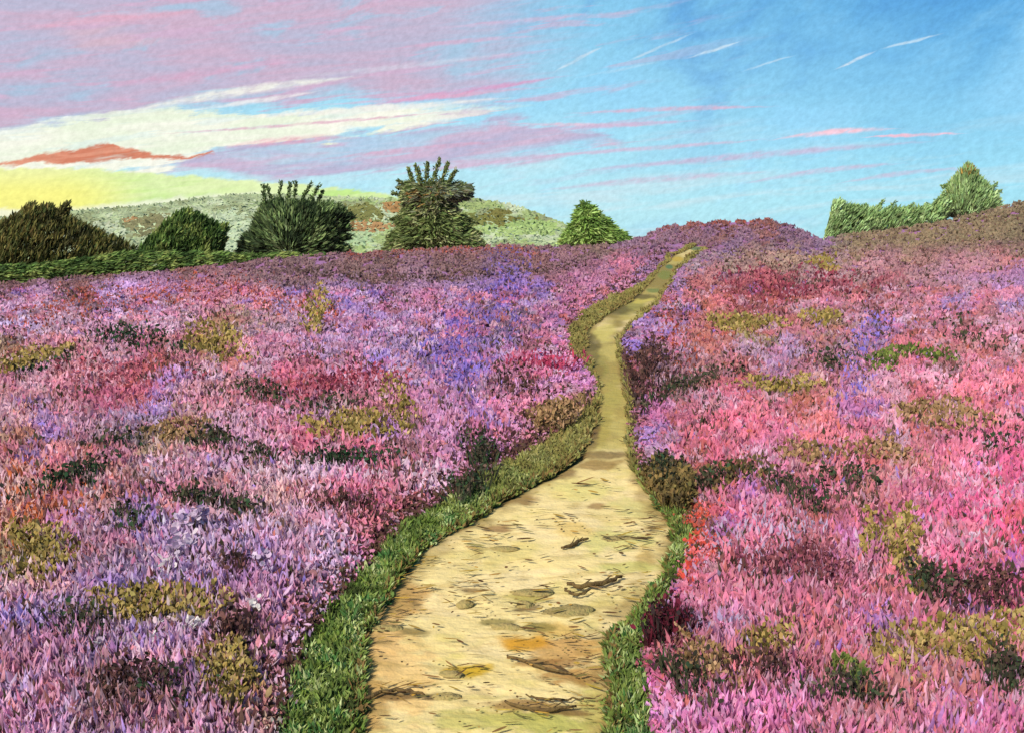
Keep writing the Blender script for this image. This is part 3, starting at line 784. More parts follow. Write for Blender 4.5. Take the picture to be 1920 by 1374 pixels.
for a in [
    ('dense cluster of short dark green stalks in the upper left heath', 235, 642, 68, 24, DGR, 1, 0),
    ('small dark sprig just right of the dense upper left stalks', 335, 668, 26, 10, DGR, .8, 0),
    ('thin line of dark green sprigs rising from the left edge', 95, 700, 72, 9, DGR, .9, -.3),
    ('darkest leaf cluster in the middle of the left heath', 395, 846, 42, 22, DRK, 1.6, 0),
    ('trail of dark leaves running right from the darkest leaf cluster', 478, 872, 58, 16, DRK, .9, .2),
    ('row of plump dark green leaf tufts under the wide olive clump', 642, 882, 74, 13, DGR, 1.8, 0),
    ('speckled dark tuft above the slanting green tuft at far left', 225, 848, 72, 18, DRK, .6, -.15),
    ('slanting dark green tuft at the far left of the middle heath', 140, 918, 84, 20, DGR, 1.1, -.4),
    ('arched line of dark leaves over the pale lilac blossoms', 372, 962, 78, 13, DRK, 1.5, .12),
    ('ragged dark sprigs hanging below the right end of the arched line', 455, 985, 40, 18, DRK, 1.1, .3),
    ('black stalks with round heads left of the maroon spikes', 500, 752, 62, 18, DRK, 1.1, .25),
    ('low dark scrub line under the maroon spikes', 610, 776, 78, 11, DRK, 1.0, -.15),
    ('column of dark round leaves in the pink heather left of the verge', 900, 862, 36, 40, DRK, .8, 0),
    ('loose dark speckled tuft below the violet drift', 965, 742, 64, 36, DBR, .5, .4),
    ('dark tangled stems at the upper rim of the left verge', 880, 928, 48, 16, DRK, 1.0, -.5),
    ('brown sprigs in the rose heather above the left verge', 640, 968, 72, 22, DBR, .7, 0),
    ('grey brown stalks leaning right at the far left middle', 250, 1000, 44, 40, DRK, .45, .8),
    ('wiry dark tuft between the olive clumps at far left', 145, 1200, 58, 32, DRK, .55, .3),
    ('maroon leaf cluster beside the white blossom spikes', 440, 1216, 40, 22, DBR, 1.4, -.3),
    ('dense brown bristles at the bottom left of the heath', 235, 1322, 58, 50, DBR, .6, 0),
    ('dark sprigs beside the olive brown clump at the bottom', 330, 1326, 52, 30, DRK, .55, .2),
    ('two broad brown leaves among the lilac heather', 442, 1085, 24, 30, DBR, 1.0, -1.0)]:
    plant('dark_tuft', a[0], 'dark tuft', 'dark tufts on the left heath', *a[1:5], a[5], 'tuft', a[6], a[7])
for a in [
    ('dark brown fan of stems leaning away from the path bend', 1212, 700, 44, 58, DBR, .9, .4),
    ('dark green row of leaves right of the path bend', 1290, 738, 84, 16, DRK, 1.2, -.3),
    ('dark speckled sprigs by the violet drift at right', 1558, 690, 44, 26, DRK, .7, 0),
    ('black round leaves on the dark olive shrub by the path', 1248, 900, 36, 24, DRK, 1.3, 0),
    ('dark stalks lining the olive arm right of the path', 1335, 922, 60, 14, DRK, 1.0, -.2),
    ('bold dark diagonal row of stalks in the pink heather', 1488, 950, 70, 17, DRK, 1.6, .52),
    ('dark green speckled tuft right of the diagonal row', 1580, 922, 64, 26, DRK, .8, 0),
    ('fine dark sprigs at the top of the bright pink heather', 1815, 645, 56, 22, DRK, .5, .3),
    ('dark stalks near the right edge above the hot pink heather', 1868, 842, 40, 36, DRK, .5, -.5),
    ('tall black stalks bending left on the right heath', 1735, 1122, 34, 46, DRK, 1.2, -.5),
    ('wide stand of dark stalks below the hot pink heather', 1840, 1140, 84, 42, DBR, .8, 0),
    ('dark red sprig cluster against the right verge', 1250, 1200, 42, 34, [(58, 30, 32), (90, 30, 44), (44, 34, 34)], 1.3, -.3),
    ('loose dark leaves below the ochre slanting clump', 1282, 1292, 54, 22, DRK, .6, .4),
    ('small dark leaf trail near the bottom of the right verge', 1300, 1336, 44, 12, DRK, .7, .5),
    ('dark stalks under the leaf green clump at the bottom right', 1590, 1340, 78, 26, DRK, .8, .1),
    ('blackest stalk cluster in the bottom right corner', 1882, 1306, 36, 40, DRK, 1.6, 0),
    ('brown bristles below the ochre grass clump on the right', 1440, 1292, 76, 20, DBR, .8, 0),
    ('maroon bristly drift in the middle of the right heath', 1530, 1090, 100, 40, MRN, .5, .3),
    ('maroon sprigs below the pale lilac strokes on the right', 1430, 1090, 60, 30, MRN, .5, -.2)]:
    plant('dark_tuft', a[0], 'dark tuft', 'dark tufts on the right heath', *a[1:5], a[5], 'tuft', a[6], a[7])
for a in [
    ('maroon spikes in a ragged row across the left heath', 640, 735, 90, 20, [(168, 78, 96), (150, 70, 88), (184, 92, 108)], .9, -.2),
    ('short crimson spikes at the left bulge beside the path', 1030, 694, 66, 14, [(178, 62, 92), (196, 78, 110)], 1.0, 0),
    ('dusky red spikes on the rose drift at far left', 230, 720, 120, 34, [(176, 92, 106), (190, 104, 116)], .4, .1)]:
    plant('red_spikes', a[0], 'heather', 'red flower spikes on the left heath', *a[1:5], a[5], 'tuft', a[6], a[7])
plant('red_spikes', 'broad crimson drift of heather high on the right heath', 'heather', None, 1480, 545, 150, 26, [(160, 74, 92), (174, 88, 104), (150, 70, 84)], 'tuft', .6)
WHT = [(244, 236, 232), (250, 246, 240), (232, 206, 214)]
LIL = [(214, 190, 214), (196, 172, 206), (228, 210, 224)]
for a in [
    ('largest white blossom spike beside the maroon leaf cluster', 288, 1232, 18, 26, WHT, 2),
    ('lone white blossom low in the lower left heather', 264, 1276, 8, 12, WHT, 1),
    ('white blossom spike leaning between olive grass and maroon leaves', 362, 1196, 10, 28, WHT, 2),
    ('white blossom tip just above the maroon leaf cluster', 420, 1182, 14, 18, WHT, 2),
    ('pink white blossom spike right of the maroon leaf cluster', 468, 1186, 12, 26, WHT, 2),
    ('pair of white blossoms left of the dense brown bristles', 186, 1246, 16, 20, WHT, 2),
    ('white speckled blossom at the left end of the blossom spikes', 152, 1268, 12, 24, WHT, 1),
    ('pale lilac blossom cluster under the arched dark leaves', 360, 1010, 24, 34, LIL, 4),
    ('pale lilac blossom cluster below the first lilac one', 338, 1062, 26, 30, LIL, 4),
    ('small lilac blossoms left of the two broad brown leaves', 310, 1084, 16, 16, WHT, 2),
    ('silvery lilac blossoms above the two broad brown leaves', 480, 1090, 16, 24, LIL, 3)]:
    plant('blossom_spike', a[0], 'flower', 'pale blossom spikes on the left heath', *a[1:5], a[5], 'flower', a[6])

# ----------------------------------------------------------------- things lying on the path
def lump(name, label, cat, group, px, py, rx, h, mat, elong=2.0, ang=0.0):
    g = unproject(px, py)[0]; r_ = math.hypot(g[0], g[1]); a = rx * r_ / F
    nu, nv = 22, 9
    V = []
    sx = random.random() * 50
    for i in range(nv):
        th = math.pi / 2 * i / (nv - 1)
        for j in range(nu):
            ph = 2 * math.pi * j / nu
            x, y, z = math.cos(th) * math.cos(ph), math.cos(th) * math.sin(ph), math.sin(th)
            q = 1 + .55 * (float(fbm(np.array([x * 2.2 + sx]), np.array([y * 2.2 + z * 1.5 + sx]), 3)[0]) - .5)
            V.append((a * x * q, a / elong * y * q * 1.3, h * z * q - .02))
    V = np.array(V)
    ca, sa = math.cos(ang), math.sin(ang)
    V = np.stack([V[:, 0] * ca - V[:, 1] * sa, V[:, 0] * sa + V[:, 1] * ca, V[:, 2] * .75], -1) + g + [0, 0, .0]
    loops, cnt = [], []
    for i in range(nv - 1):
        for j in range(nu):
            loops += [i * nu + j, i * nu + (j + 1) % nu, (i + 1) * nu + (j + 1) % nu, (i + 1) * nu + j]; cnt.append(4)
    loops += list(range((nv - 1) * nu, nv * nu)); cnt.append(nu)
    return tag(mesh_obj(name, V, loops, cnt, mat, None, g, smooth_shade=True), label, cat, group)


def twig(name, label, pts, rpx, forks=True, cat='twig', group='twigs lying on the sandy path'):
    pts = resample(pts, 14); g = unproject(*pts.T)
    r_ = np.hypot(g[:, 0], g[:, 1]); wd = rpx * r_ / F
    g[:, 2] += wd * .6 + .006
    g[:, :2] += rng.normal(size=(14, 2)) * .006
    prof = np.sin(np.linspace(.25, math.pi - .1, 14)) * .6 + .45
    b = g[0].copy()
    root = empty(name, b); tag(root, label, cat, group)
    V, l, c = tube_mesh(g, wd * prof)
    mesh_obj('stick', V, l, c, M_TWIG, root, b, smooth_shade=True)
    if forks:
        for k in (4, 8):
            d = unit(g[k + 1] - g[k]); q = g[k] + np.outer(np.linspace(0, 1, 6), d * .05 * r_[k] / 5 * 1.6 + np.array([.0, random.choice((-1, 1)) * .03, .012]))
            V, l, c = tube_mesh(q, np.linspace(.5, .15, 6) * wd[k])
            mesh_obj('side_shoot', V, l, c, M_TWIG, root, b, smooth_shade=True)


twig('twig', 'long dark olive twig lying across the right half of the path', [(1062, 1098), (1090, 1104), (1125, 1098), (1168, 1084)], 5)
twig('twig', 'short brown twig slanting up on the path above the long twig', [(1052, 1030), (1068, 1026), (1085, 1018), (1104, 1012)], 3.6)
twig('twig', 'thin curved twig just below the long dark olive twig', [(1056, 1106), (1072, 1116), (1094, 1117), (1108, 1108)], 2.6)
twig('twig', 'dark wavy stick at the lower left edge of the path', [(682, 1312), (712, 1304), (742, 1296), (775, 1300), (800, 1308)], 4.2)
twig('twig', 'forked brown stick slanting down near the yellow grass', [(946, 1232), (975, 1240), (1010, 1252), (1040, 1262), (1076, 1268)], 3.6)
twig('twig', 'brown stick lying flat at the bottom centre of the path', [(950, 1318), (985, 1332), (1030, 1336), (1078, 1330)], 4.4)
twig('twig', 'thin brown stick above the flat stick at the bottom', [(985, 1306), (1020, 1314), (1060, 1316), (1090, 1312)], 2.4)
PS = 'stones set in the sandy path'
for a in [('olive flat stone near the left side where the path widens', 948, 1024, 30, .018, 2.6, 0),
          ('brown pointed stone in the left half of the path', 872, 1128, 20, .03, 1.6, .8),
          ('dark stone standing left of the green mossy stone', 984, 1130, 17, .035, 1.3, .3),
          ('broad mossy stone in the centre of the path', 1066, 1142, 52, .03, 2.2, .2),
          ('low greenish stone above the dark stone', 1000, 1106, 44, .02, 3.0, 0),
          ('low olive stone below the dark stone', 950, 1170, 34, .022, 2.8, -.2),
          ('olive stone at the left edge of the sand', 726, 1174, 36, .025, 2.8, 0),
          ('dark oblong stone beside the yellow grass on the path', 848, 1262, 30, .032, 2.2, -.35),
          ('dark stone at the end of the wavy stick', 838, 1302, 32, .026, 2.4, .1),
          ('small flat stone low on the left rim of the path', 706, 1248, 22, .016, 2.6, 0),
          ('pale flat stone high on the right of the wide sand', 1160, 1006, 56, .016, 3.2, 0)]:
    lump('stone', a[0], 'stone', PS, *a[1:5], M_STONE, a[5], a[6])
# dry stalks, needles and crumbs of earth trodden into the sand
n = 3300
qx, qy = rng.uniform(640, 1290, n), rng.uniform(880, 1420, n)
q = fbm(qx / 70, qy / 24, 4)
hot = np.zeros(n)
for x, y, rx, ry in [(1060, 1245, 90, 36), (1030, 1320, 90, 22), (880, 1110, 40, 36), (985, 1140, 40, 34), (1110, 1100, 70, 22), (760, 1300, 100, 14), (900, 1000, 60, 30), (1200, 1000, 70, 40), (740, 1130, 60, 40), (850, 1262, 50, 16), (1080, 1200, 80, 20)]:
    hot = np.maximum(hot, np.exp(-((qx - x) / rx) ** 2 - ((qy - y) / ry) ** 2))
ok = inside(qx, qy, SAND) & (rng.random(n) < .10 + .75 * hot + .3 * smooth(.56, .68, q))
g = unproject(qx[ok], qy[ok]); g = g[~np.isnan(g[:, 0])]; n = len(g)
rr_ = np.hypot(g[:, 0], g[:, 1])
D = unit(np.stack([np.ones(n), rng.normal(size=n) * .5 - .15, rng.normal(size=n) * .1], -1)); S_ = unit(np.cross(rng.normal(size=(n, 3)) * .2 + [0, 0, 1], D))
Lc = rr_ / F * (4 + 40 * rng.random(n) ** 2.2)
g[:, 2] += .014
d = Dabs(); d.add(g, D, S_, Lc, rr_ / F * rng.uniform(2.5, 6.5, n), jitter(pick([(120, 90, 54), (96, 74, 46), (150, 120, 72), (132, 122, 66), (176, 140, 70), (190, 156, 66)], n), .15, .05), OVAL, .05)
tag(d.build('path_litter', M_GRASS), 'brown and ochre scuffs of dry litter trodden into the sandy path', 'litter', kind='stuff')

# ----------------------------------------------------------------- distant hill
hp = np.array([(-500, 452), (-200, 440), (0, 424), (90, 408), (160, 402), (260, 394), (350, 386), (430, 376), (500, 369), (600, 373), (700, 376), (790, 379), (880, 376), (950, 387), (1000, 402),
               (1050, 424), (1090, 446), (1150, 472), (1300, 500), (1600, 520)], float)
D0 = 430.0
hx = np.linspace(-500, 1600, 320); hy = np.interp(hx, hp[:, 0], hp[:, 1])
crest = at(hx, hy, D0)
dep = np.linspace(-1, 1, 90)


def hill_z(zc, t, x, y):
    f = np.cos(np.clip(t, -1, 1) * math.pi / 2) ** 1.1
    z = -14 + (zc + 14) * f
    return z + 1.8 * (fbm(x / 22, y / 30, 4) - .5) * np.sin(np.abs(t) * math.pi) + .5 * (fbm(x / 5, y / 5, 2) - .5)


T2, CX = np.meshgrid(dep, crest[:, 0], indexing='ij')
ZC = np.broadcast_to(crest[:, 2], CX.shape)
YY = D0 + T2 * np.where(T2 < 0, 190, 260); XX = CX * (1 + 0 * T2)
ZZ = hill_z(ZC, T2, XX, YY)
nr, na = XX.shape; I = np.arange(nr * na).reshape(nr, na)
Q = np.stack([I[:-1, :-1], I[:-1, 1:], I[1:, 1:], I[1:, :-1]], -1).reshape(-1, 4)
tag(mesh_obj('hills', np.stack([XX, YY, ZZ], -1).reshape(-1, 3), Q.ravel(), np.full(len(Q), 4), M_HILL, smooth_shade=True), kind='structure')
n = 64000
ti = rng.uniform(-1, .08, n); xi_ = rng.uniform(-360, 1200, n)
cr = at(xi_, np.interp(xi_, hp[:, 0], hp[:, 1]), D0)
P = np.stack([cr[:, 0], D0 + ti * 190, hill_z(cr[:, 2], ti, cr[:, 0], D0 + ti * 190)], -1)
hpx, hpy = project(P)
c = s2l(np.array([(166, 180, 142)] * n, float))
q = fbm(hpx / 34, hpy / 12, 3)
c[hpx > 640] = s2l((166, 186, 124)); c[(q > .52)] = s2l((180, 196, 152)); c[q > .64] = s2l((194, 206, 172)); c[q < .38] = s2l((150, 160, 120))
for x, y, rx, ry, k in [(300, 425, 70, 18, (136, 134, 96)), (180, 440, 60, 20, (188, 200, 170)), (430, 440, 50, 40, (190, 206, 172)), (680, 405, 45, 20, (128, 130, 76)), (690, 428, 50, 9, (178, 140, 96)), (735, 392, 18, 10, (176, 136, 88)),
                        (245, 414, 12, 5, (170, 134, 92)), (930, 402, 28, 8, (126, 122, 66)), (950, 420, 60, 13, (128, 126, 66)), (880, 420, 30, 16, (128, 132, 72)), (1000, 425, 50, 10, (164, 190, 118)), (950, 436, 90, 10, (172, 196, 126)),
                        (880, 390, 60, 8, (160, 178, 116)), (670, 450, 40, 12, (178, 202, 156)), (560, 385, 90, 8, (160, 178, 130))]:
    dq = np.hypot((hpx - x) / rx, (hpy - y) / ry) + 1.0 * (fbm(hpx / 12, hpy / 6, 3) - .5)
    j = dq < 1; c[j] = s2l(k)
D = rng.normal(size=(n, 3)) * [1, .25, .22]; D = unit(D)
S_ = unit(np.cross(D, rng.normal(size=(n, 3)) * .08 + [0, -.75, .65]))
s = rng.uniform(.7, 1.9, n)
d = Dabs(); d.add(P + [0, 0, .35], D, S_, s, s * .55, jitter(c * ALB * .88, .035, .02), OVAL)
tag(d.build('hill_scrub', M_SCRUB), 'pale green and tan scrub covering the distant rounded hill', 'scrub', kind='stuff')


# ----------------------------------------------------------------- trees and bushes behind the ridge
def edge_d(px, py, poly):
    p = list(poly) + [poly[0]]
    return seg_dist(px, py, p)


def crown(poly, depth, n, cols, stroke, size, thick=.8, w=None, tone=None, open_=.3, lift=2.1):
    poly = np.asarray(poly, float)
    x0, y0 = poly.min(0); x1, y1 = poly.max(0)
    X_, Y_ = [], []
    while sum(map(len, X_)) < n:
        a = rng.uniform(x0, x1, n * 2); b = rng.uniform(y0, y1, n * 2)
        j = inside(a, b, poly)
        # gaps: thin out where the growth is open
        j &= rng.random(n * 2) < open_ + (1 - open_) * smooth(.33, .5, fbm(a / 11, b / 9, 2))
        X_.append(a[j]); Y_.append(b[j])
    px = np.concatenate(X_)[:n]; py = np.concatenate(Y_)[:n]
    e = edge_d(px, py, poly); R = e.max()
    th = np.sqrt(np.clip(e * (2 * R - e), 0, None)) * thick * depth / F
    off = np.sign(rng.uniform(-1, 1, n)) * rng.random(n) ** .45 * th
    P = at(px, py, depth); P = P + unit(P - [0, 0, CZ]) * off[:, None]
    D = stroke(px, py, n); D[:, 1] += rng.normal(size=n) * .35; D = unit(D + rng.normal(size=(n, 3)) * .22)
    pm = depth / F
    s = pm * size * rng.uniform(.6, 1.4, n)
    q = fbm(px / 16, py / 11, 3)
    base_ = albedo(np.array(cols, float))[np.clip((q - .28) / .44 * len(cols) + rng.normal(size=n) * .8, 0, len(cols) - 1).astype(int)]
    base_ = base_ * lift
    if tone is not None:
        base_ = tone(px, py, base_)
    d = Dabs(); half = rng.random(n) < .6
    for k, sh in ((half, KITE), (~half, OVAL)):
        d.add(P[k], D[k], frame(D[k]), s[k] * 2.0, s[k] * .42, jitter(base_[k], .2, .05), sh)
    return d, P


def tree(name, label, cat, poly, depth, n, cols, stroke, size, trunk_px, fingers=(), group=None, thick=.8, tone=None, limbs=9):
    tx_, ty_ = trunk_px
    g = at(tx_, ty_, depth); gz = float(ground_h(g[0], g[1])); b = np.array([g[0], g[1], gz])
    root = empty(name, b); tag(root, label, cat, group)
    poly = np.asarray(poly, float)
    top = at(tx_, poly[:, 1].min() * .75 + poly[:, 1].max() * .25, depth)
    z = np.linspace(0, 1, 7)
    pts = b + np.outer(z, top - b); pts[1:, 0] += rng.normal(size=6) * .06
    r0 = max(.12, .035 * (top[2] - gz))
    V, l, c = tube_mesh(pts, r0 * (1.15 - z))
    mesh_obj('trunk', V, l, c, M_BARK, root, b, smooth_shade=True)
    n = int(n * 1.8); size = size * .74
    lift = 2.05 if cols is LG2 else 2.7
    d, P = crown(poly, depth, n, cols, stroke, size, thick, None, tone, .3, lift)
    d.build('crown', M_LEAF, root, b)
    for k in range(limbs):
        q = P[rng.integers(0, n)]; t0 = random.uniform(.25, .85); p0 = b + (top - b) * t0
        mid = (p0 + q) / 2 + [0, 0, -.15]
        V, l, c = tube_mesh([p0, mid, q], [r0 * .35, r0 * .2, r0 * .06], 6)
        mesh_obj('limb', V, l, c, M_BARK, root, b, smooth_shade=True)
    for f in fingers:                                             # leafy shoots that stand clear of the crown
        f_ = resample(f, 26); dz = rng.uniform(-.5, .5)
        Pf = at(f_[:, 0], f_[:, 1], depth + dz)
        pm = depth / F; m = 330
        t = rng.random(m); k = (t * 25).astype(int)
        tang = unit(np.gradient(Pf, axis=0))
        wdt = (4.6 - 2.4 * t) * pm * (1 + .25 * np.sin(t * 14))
        Q_ = Pf[k] + rng.normal(size=(m, 3)) * (wdt * .55)[:, None]
        D = unit(tang[k] + rng.normal(size=(m, 3)) * .5)
        s = pm * size * rng.uniform(.4, .8, m)
        dd_ = Dabs(); dd_.add(Q_, D, frame(D), s * 1.3, s * .6, jitter(pick(cols, m) * lift, .17, .05), KITE)
        dd_.build('shoot', M_LEAF, root, b)
    return root


def fan(cx, cy, k=1.0):
    def s(px, py, n):
        v = np.stack([(px - cx), np.zeros(n), (cy - py)], -1)
        return unit(v) * k + np.array([0, 0, .15])
    return s


def layered(cx, droop=-.1):
    def s(px, py, n):
        return np.stack([np.clip((px - cx) / 25 + rng.normal(size=n) * .5, -1, 1), np.zeros(n), np.full(n, droop) + .25 * rng.normal(size=n)], -1)
    return s


def lean(dx, dz=1.0):
    return lambda px, py, n: np.stack([np.full(n, dx), np.zeros(n), np.full(n, dz)], -1)


DK1 = [(46, 48, 26), (60, 60, 32), (74, 72, 38), (54, 62, 32), (90, 86, 46)]
DK2 = [(44, 62, 30), (62, 82, 38), (80, 100, 50), (54, 70, 36), (98, 110, 58)]
DK3 = [(38, 50, 30), (52, 66, 38), (74, 90, 52), (46, 58, 34), (96, 112, 70)]
DK4 = [(64, 74, 42), (82, 94, 52), (96, 106, 62), (64, 78, 40), (120, 124, 84)]
LG1 = [(66, 88, 40), (86, 110, 50), (104, 130, 62), (78, 100, 46), (124, 144, 80)]
LG2 = [(106, 128, 80), (118, 144, 92), (130, 156, 102), (112, 132, 82), (142, 166, 114)]

tree('dark_bush', 'dark brown green bush mass sloping down at the far left skyline', 'bush',
     [(-60, 530), (-60, 420), (-20, 425), (10, 418), (35, 402), (52, 390), (62, 386), (66, 398), (76, 390), (98, 392), (106, 398), (120, 384), (128, 386), (114, 408), (140, 420), (168, 432), (195, 446), (225, 456), (258, 476), (270, 520)],
     82, 9000, DK1, lean(.55), 9, (60, 520), [[(50, 420), (58, 402), (64, 386)], [(84, 420), (92, 404), (100, 390)], [(98, 425), (112, 404), (122, 386)], [(110, 425), (122, 406), (132, 389)], [(28, 430), (40, 412), (48, 396)]], limbs=12)
tree('low_bush', 'low dark green hedge bank running below the bushes on the left skyline', 'hedge',
     [(-60, 545), (-60, 500), (60, 496), (180, 480), (260, 470), (330, 474), (420, 474), (470, 478), (540, 474), (600, 474), (600, 500), (520, 510), (400, 520), (200, 532)],
     79, 9000, DK2, lean(1.0, .15), 8, (240, 515), limbs=10, thick=.9)
tree('round_bush', 'dark green mound shaped bush left of the spiky bush', 'bush',
     [(256, 490), (258, 470), (285, 446), (312, 420), (330, 406), (344, 399), (358, 404), (385, 416), (408, 430), (424, 430), (420, 452), (410, 490)],
     84, 6000, DK2, lean(.45, .8), 9, (340, 500), limbs=10)
tree('spiky_bush', 'dark spiky bush with finger shaped shoots standing up from its top', 'bush',
     [(452, 485), (460, 448), (478, 440), (482, 414), (492, 400), (500, 388), (520, 384), (545, 386), (570, 386), (592, 390), (604, 386), (630, 388), (642, 402), (660, 412), (640, 420), (655, 432), (636, 440), (654, 450), (636, 456), (650, 466), (640, 485)],
     86, 8000, DK3, fan(540, 475), 9, (540, 495),
     [[(500, 420), (496, 380), (494, 346)], [(510, 420), (508, 375), (502, 350)], [(522, 420), (524, 370), (527, 340)], [(534, 420), (540, 372), (544, 342)], [(545, 410), (552, 365), (556, 341)], [(556, 415), (568, 372), (584, 344)], [(570, 410), (584, 372), (600, 346)],
      [(580, 410), (596, 380), (606, 358)], [(486, 440), (488, 410), (490, 384)], [(600, 425), (630, 416), (655, 410)], [(600, 436), (632, 434), (656, 430)], [(600, 448), (630, 450), (654, 446)], [(470, 470), (466, 455), (462, 444)]], limbs=12)
def top_light_flecks(px, py, base_):  # light on the upper boughs painted into leaf colour, plus brown flecks
    base_ = base_.copy()
    j = (np.hypot((px - 846) / 38, (py - 358) / 16) < 1) & (rng.random(len(px)) < .6); base_[j] = albedo((112, 122, 104)) * 1.3
    j = (np.hypot((px - 800) / 30, (py - 366) / 16) < 1) & (rng.random(len(px)) < .35); base_[j] = albedo((150, 118, 66)) * 1.3
    j = (py < 400) & (rng.random(len(px)) < .3); base_[j] = albedo((128, 132, 100)) * 1.2
    return base_


tree('pine_tree', 'tallest tree on the skyline with layered boughs and finger shoots on top', 'tree',
     [(722, 482), (732, 458), (744, 438), (756, 426), (748, 414), (758, 402), (764, 390), (760, 378), (758, 368), (762, 352), (766, 344), (768, 338), (778, 342), (790, 346), (810, 342), (834, 343), (850, 347), (874, 350), (878, 360), (870, 370), (850, 378), (842, 386), (852, 394), (864, 406), (872, 420), (880, 432), (890, 444), (900, 460), (902, 482)],
     86, 11000, DK4, layered(812, -.2), 9, (812, 490),
     [[(776, 345), (770, 330), (766, 318)], [(788, 345), (784, 325), (779, 310)], [(800, 345), (800, 322), (802, 306)], [(812, 345), (818, 320), (824, 299)], [(826, 345), (834, 325), (840, 306)], [(838, 348), (846, 334), (854, 320)], [(765, 352), (756, 346), (748, 340)],
      [(836, 344), (860, 344), (886, 352)], [(838, 356), (862, 360), (886, 368)], [(780, 372), (756, 366), (736, 362)], [(775, 360), (758, 354), (746, 352)], [(766, 408), (748, 408), (732, 412)], [(752, 446), (730, 458), (714, 474)],
      [(850, 402), (874, 410), (894, 418)], [(856, 418), (880, 428), (902, 438)], [(862, 438), (886, 448), (910, 460)], [(756, 428), (740, 434), (726, 446)]], limbs=16, tone=top_light_flecks)
tree('small_conifer', 'small solitary cone shaped green tree left of the rounded knoll', 'tree',
     [(1052, 462), (1062, 440), (1072, 424), (1080, 410), (1086, 392), (1092, 380), (1098, 378), (1108, 388), (1116, 396), (1130, 408), (1146, 422), (1160, 432), (1176, 446), (1184, 462)],
     88, 6000, LG1, layered(1098, -.35), 8, (1104, 468), limbs=10)
tree('green_bush', 'bright green hedge with upright spikes along the right skyline', 'hedge',
     [(1540, 462), (1548, 432), (1556, 404), (1560, 384), (1572, 380), (1580, 388), (1594, 392), (1604, 390), (1616, 398), (1640, 396), (1660, 398), (1690, 396), (1720, 396), (1744, 390), (1760, 382), (1772, 372), (1778, 400), (1760, 440), (1640, 455)],
     83, 7000, LG2, lean(.5, .8), 8, (1600, 455),
     [[(1562, 410), (1564, 394), (1566, 380)], [(1594, 410), (1600, 396), (1606, 386)], [(1612, 410), (1618, 396), (1624, 384)], [(1632, 410), (1644, 392), (1656, 378)], [(1650, 410), (1664, 394), (1678, 380)], [(1676, 408), (1694, 394), (1712, 384)], [(1704, 406), (1722, 396), (1740, 382)], [(1726, 404), (1746, 388), (1762, 372)], [(1740, 404), (1758, 384), (1770, 360)]], limbs=12, thick=.9)


def fleck(px, py, base_):
    j = (np.hypot((px - 1820) / 22, (py - 328) / 10) < 1) & (rng.random(len(px)) < .35) | (np.hypot((px - 1775) / 12, (py - 385) / 20) < 1) & (rng.random(len(px)) < .3)
    base_ = base_.copy(); base_[j] = albedo((196, 158, 84)); return base_


tree('cone_tree', 'broad cone shaped light green tree with orange flecks at the far right', 'tree',
     [(1764, 410), (1768, 388), (1778, 362), (1788, 342), (1800, 326), (1812, 315), (1820, 318), (1830, 330), (1838, 344), (1848, 352), (1858, 360), (1868, 376), (1870, 390), (1862, 410)],
     84, 6500, LG2, fan(1815, 440), 8, (1814, 420), [[(1844, 362), (1858, 354), (1868, 346)], [(1850, 374), (1866, 364), (1876, 358)], [(1784, 356), (1776, 350), (1768, 350)], [(1774, 384), (1764, 378), (1756, 378)], [(1806, 330), (1810, 318), (1814, 310)]], limbs=10, tone=fleck)

# ----------------------------------------------------------------- sky
class E:
    """a node socket with arithmetic"""
    def __init__(s, sock): s.s = sock


wd = bpy.data.worlds.new('World'); bpy.context.scene.world = wd; wd.use_nodes = True
wt = wd.node_tree; wt.nodes.clear()
WN, WL = wt.nodes.new, wt.links.new


def mth(op, *a, clamp=False):
    n = WN('ShaderNodeMath'); n.operation = op; n.use_clamp = clamp
    for i, v in enumerate(a):
        if isinstance(v, (int, float)): n.inputs[i].default_value = v
        else: WL(v, n.inputs[i])
    return n.outputs[0]


def ssm(v, a, b):
    n = WN('ShaderNodeMapRange'); n.interpolation_type = 'SMOOTHSTEP'
    WL(v, n.inputs['Value'])
    for k, q in (('From Min', a), ('From Max', b)):
        if isinstance(q, (int, float)): n.inputs[k].default_value = q
        else: WL(q, n.inputs[k])
    return n.outputs['Result']


def cmix(f, a, b):
    n = WN('ShaderNodeMix'); n.data_type = 'RGBA'
    if isinstance(f, (int, float)): n.inputs['Factor'].default_value = f
    else: WL(f, n.inputs['Factor'])
    for k, q in (('A', a), ('B', b)):
        if isinstance(q, tuple): n.inputs[k].default_value = (*q, 1)
        else: WL(q, n.inputs[k])
    return n.outputs['Result']


SKY_S = 0.1
SK = lambda *c: tuple(float(v) for v in s2l(c) / GAIN / SKY_S)
tcw = WN('ShaderNodeTexCoord'); sp = WN('ShaderNodeSeparateXYZ'); WL(tcw.outputs['Generated'], sp.inputs[0])
azn = mth('ARCTAN2', sp.outputs[0], sp.outputs[1]); eln = mth('ARCSINE', sp.outputs[2])


def ang(px, py):
    d = rays(px, py)
    return math.atan2(d[0], d[1]), math.asin(d[2])


AZ0, AZ1, EL1 = -.62, .62, .36


def wnoise(scale_a, scale_e, slope, detail=4, rough=.55, off=0.0, dist=0.0):
    cv = WN('ShaderNodeCombineXYZ')
    WL(mth('MULTIPLY', azn, scale_a), cv.inputs[0])
    WL(mth('MULTIPLY', mth('SUBTRACT', eln, mth('MULTIPLY', azn, slope)), scale_e), cv.inputs[1])
    cv.inputs[2].default_value = off
    n = WN('ShaderNodeTexNoise'); n.inputs['Scale'].default_value = 1; n.inputs['Detail'].default_value = detail
    n.inputs['Roughness'].default_value = rough; n.inputs['Distortion'].default_value = dist
    WL(cv.outputs[0], n.inputs['Vector'])
    return n.outputs['Fac']


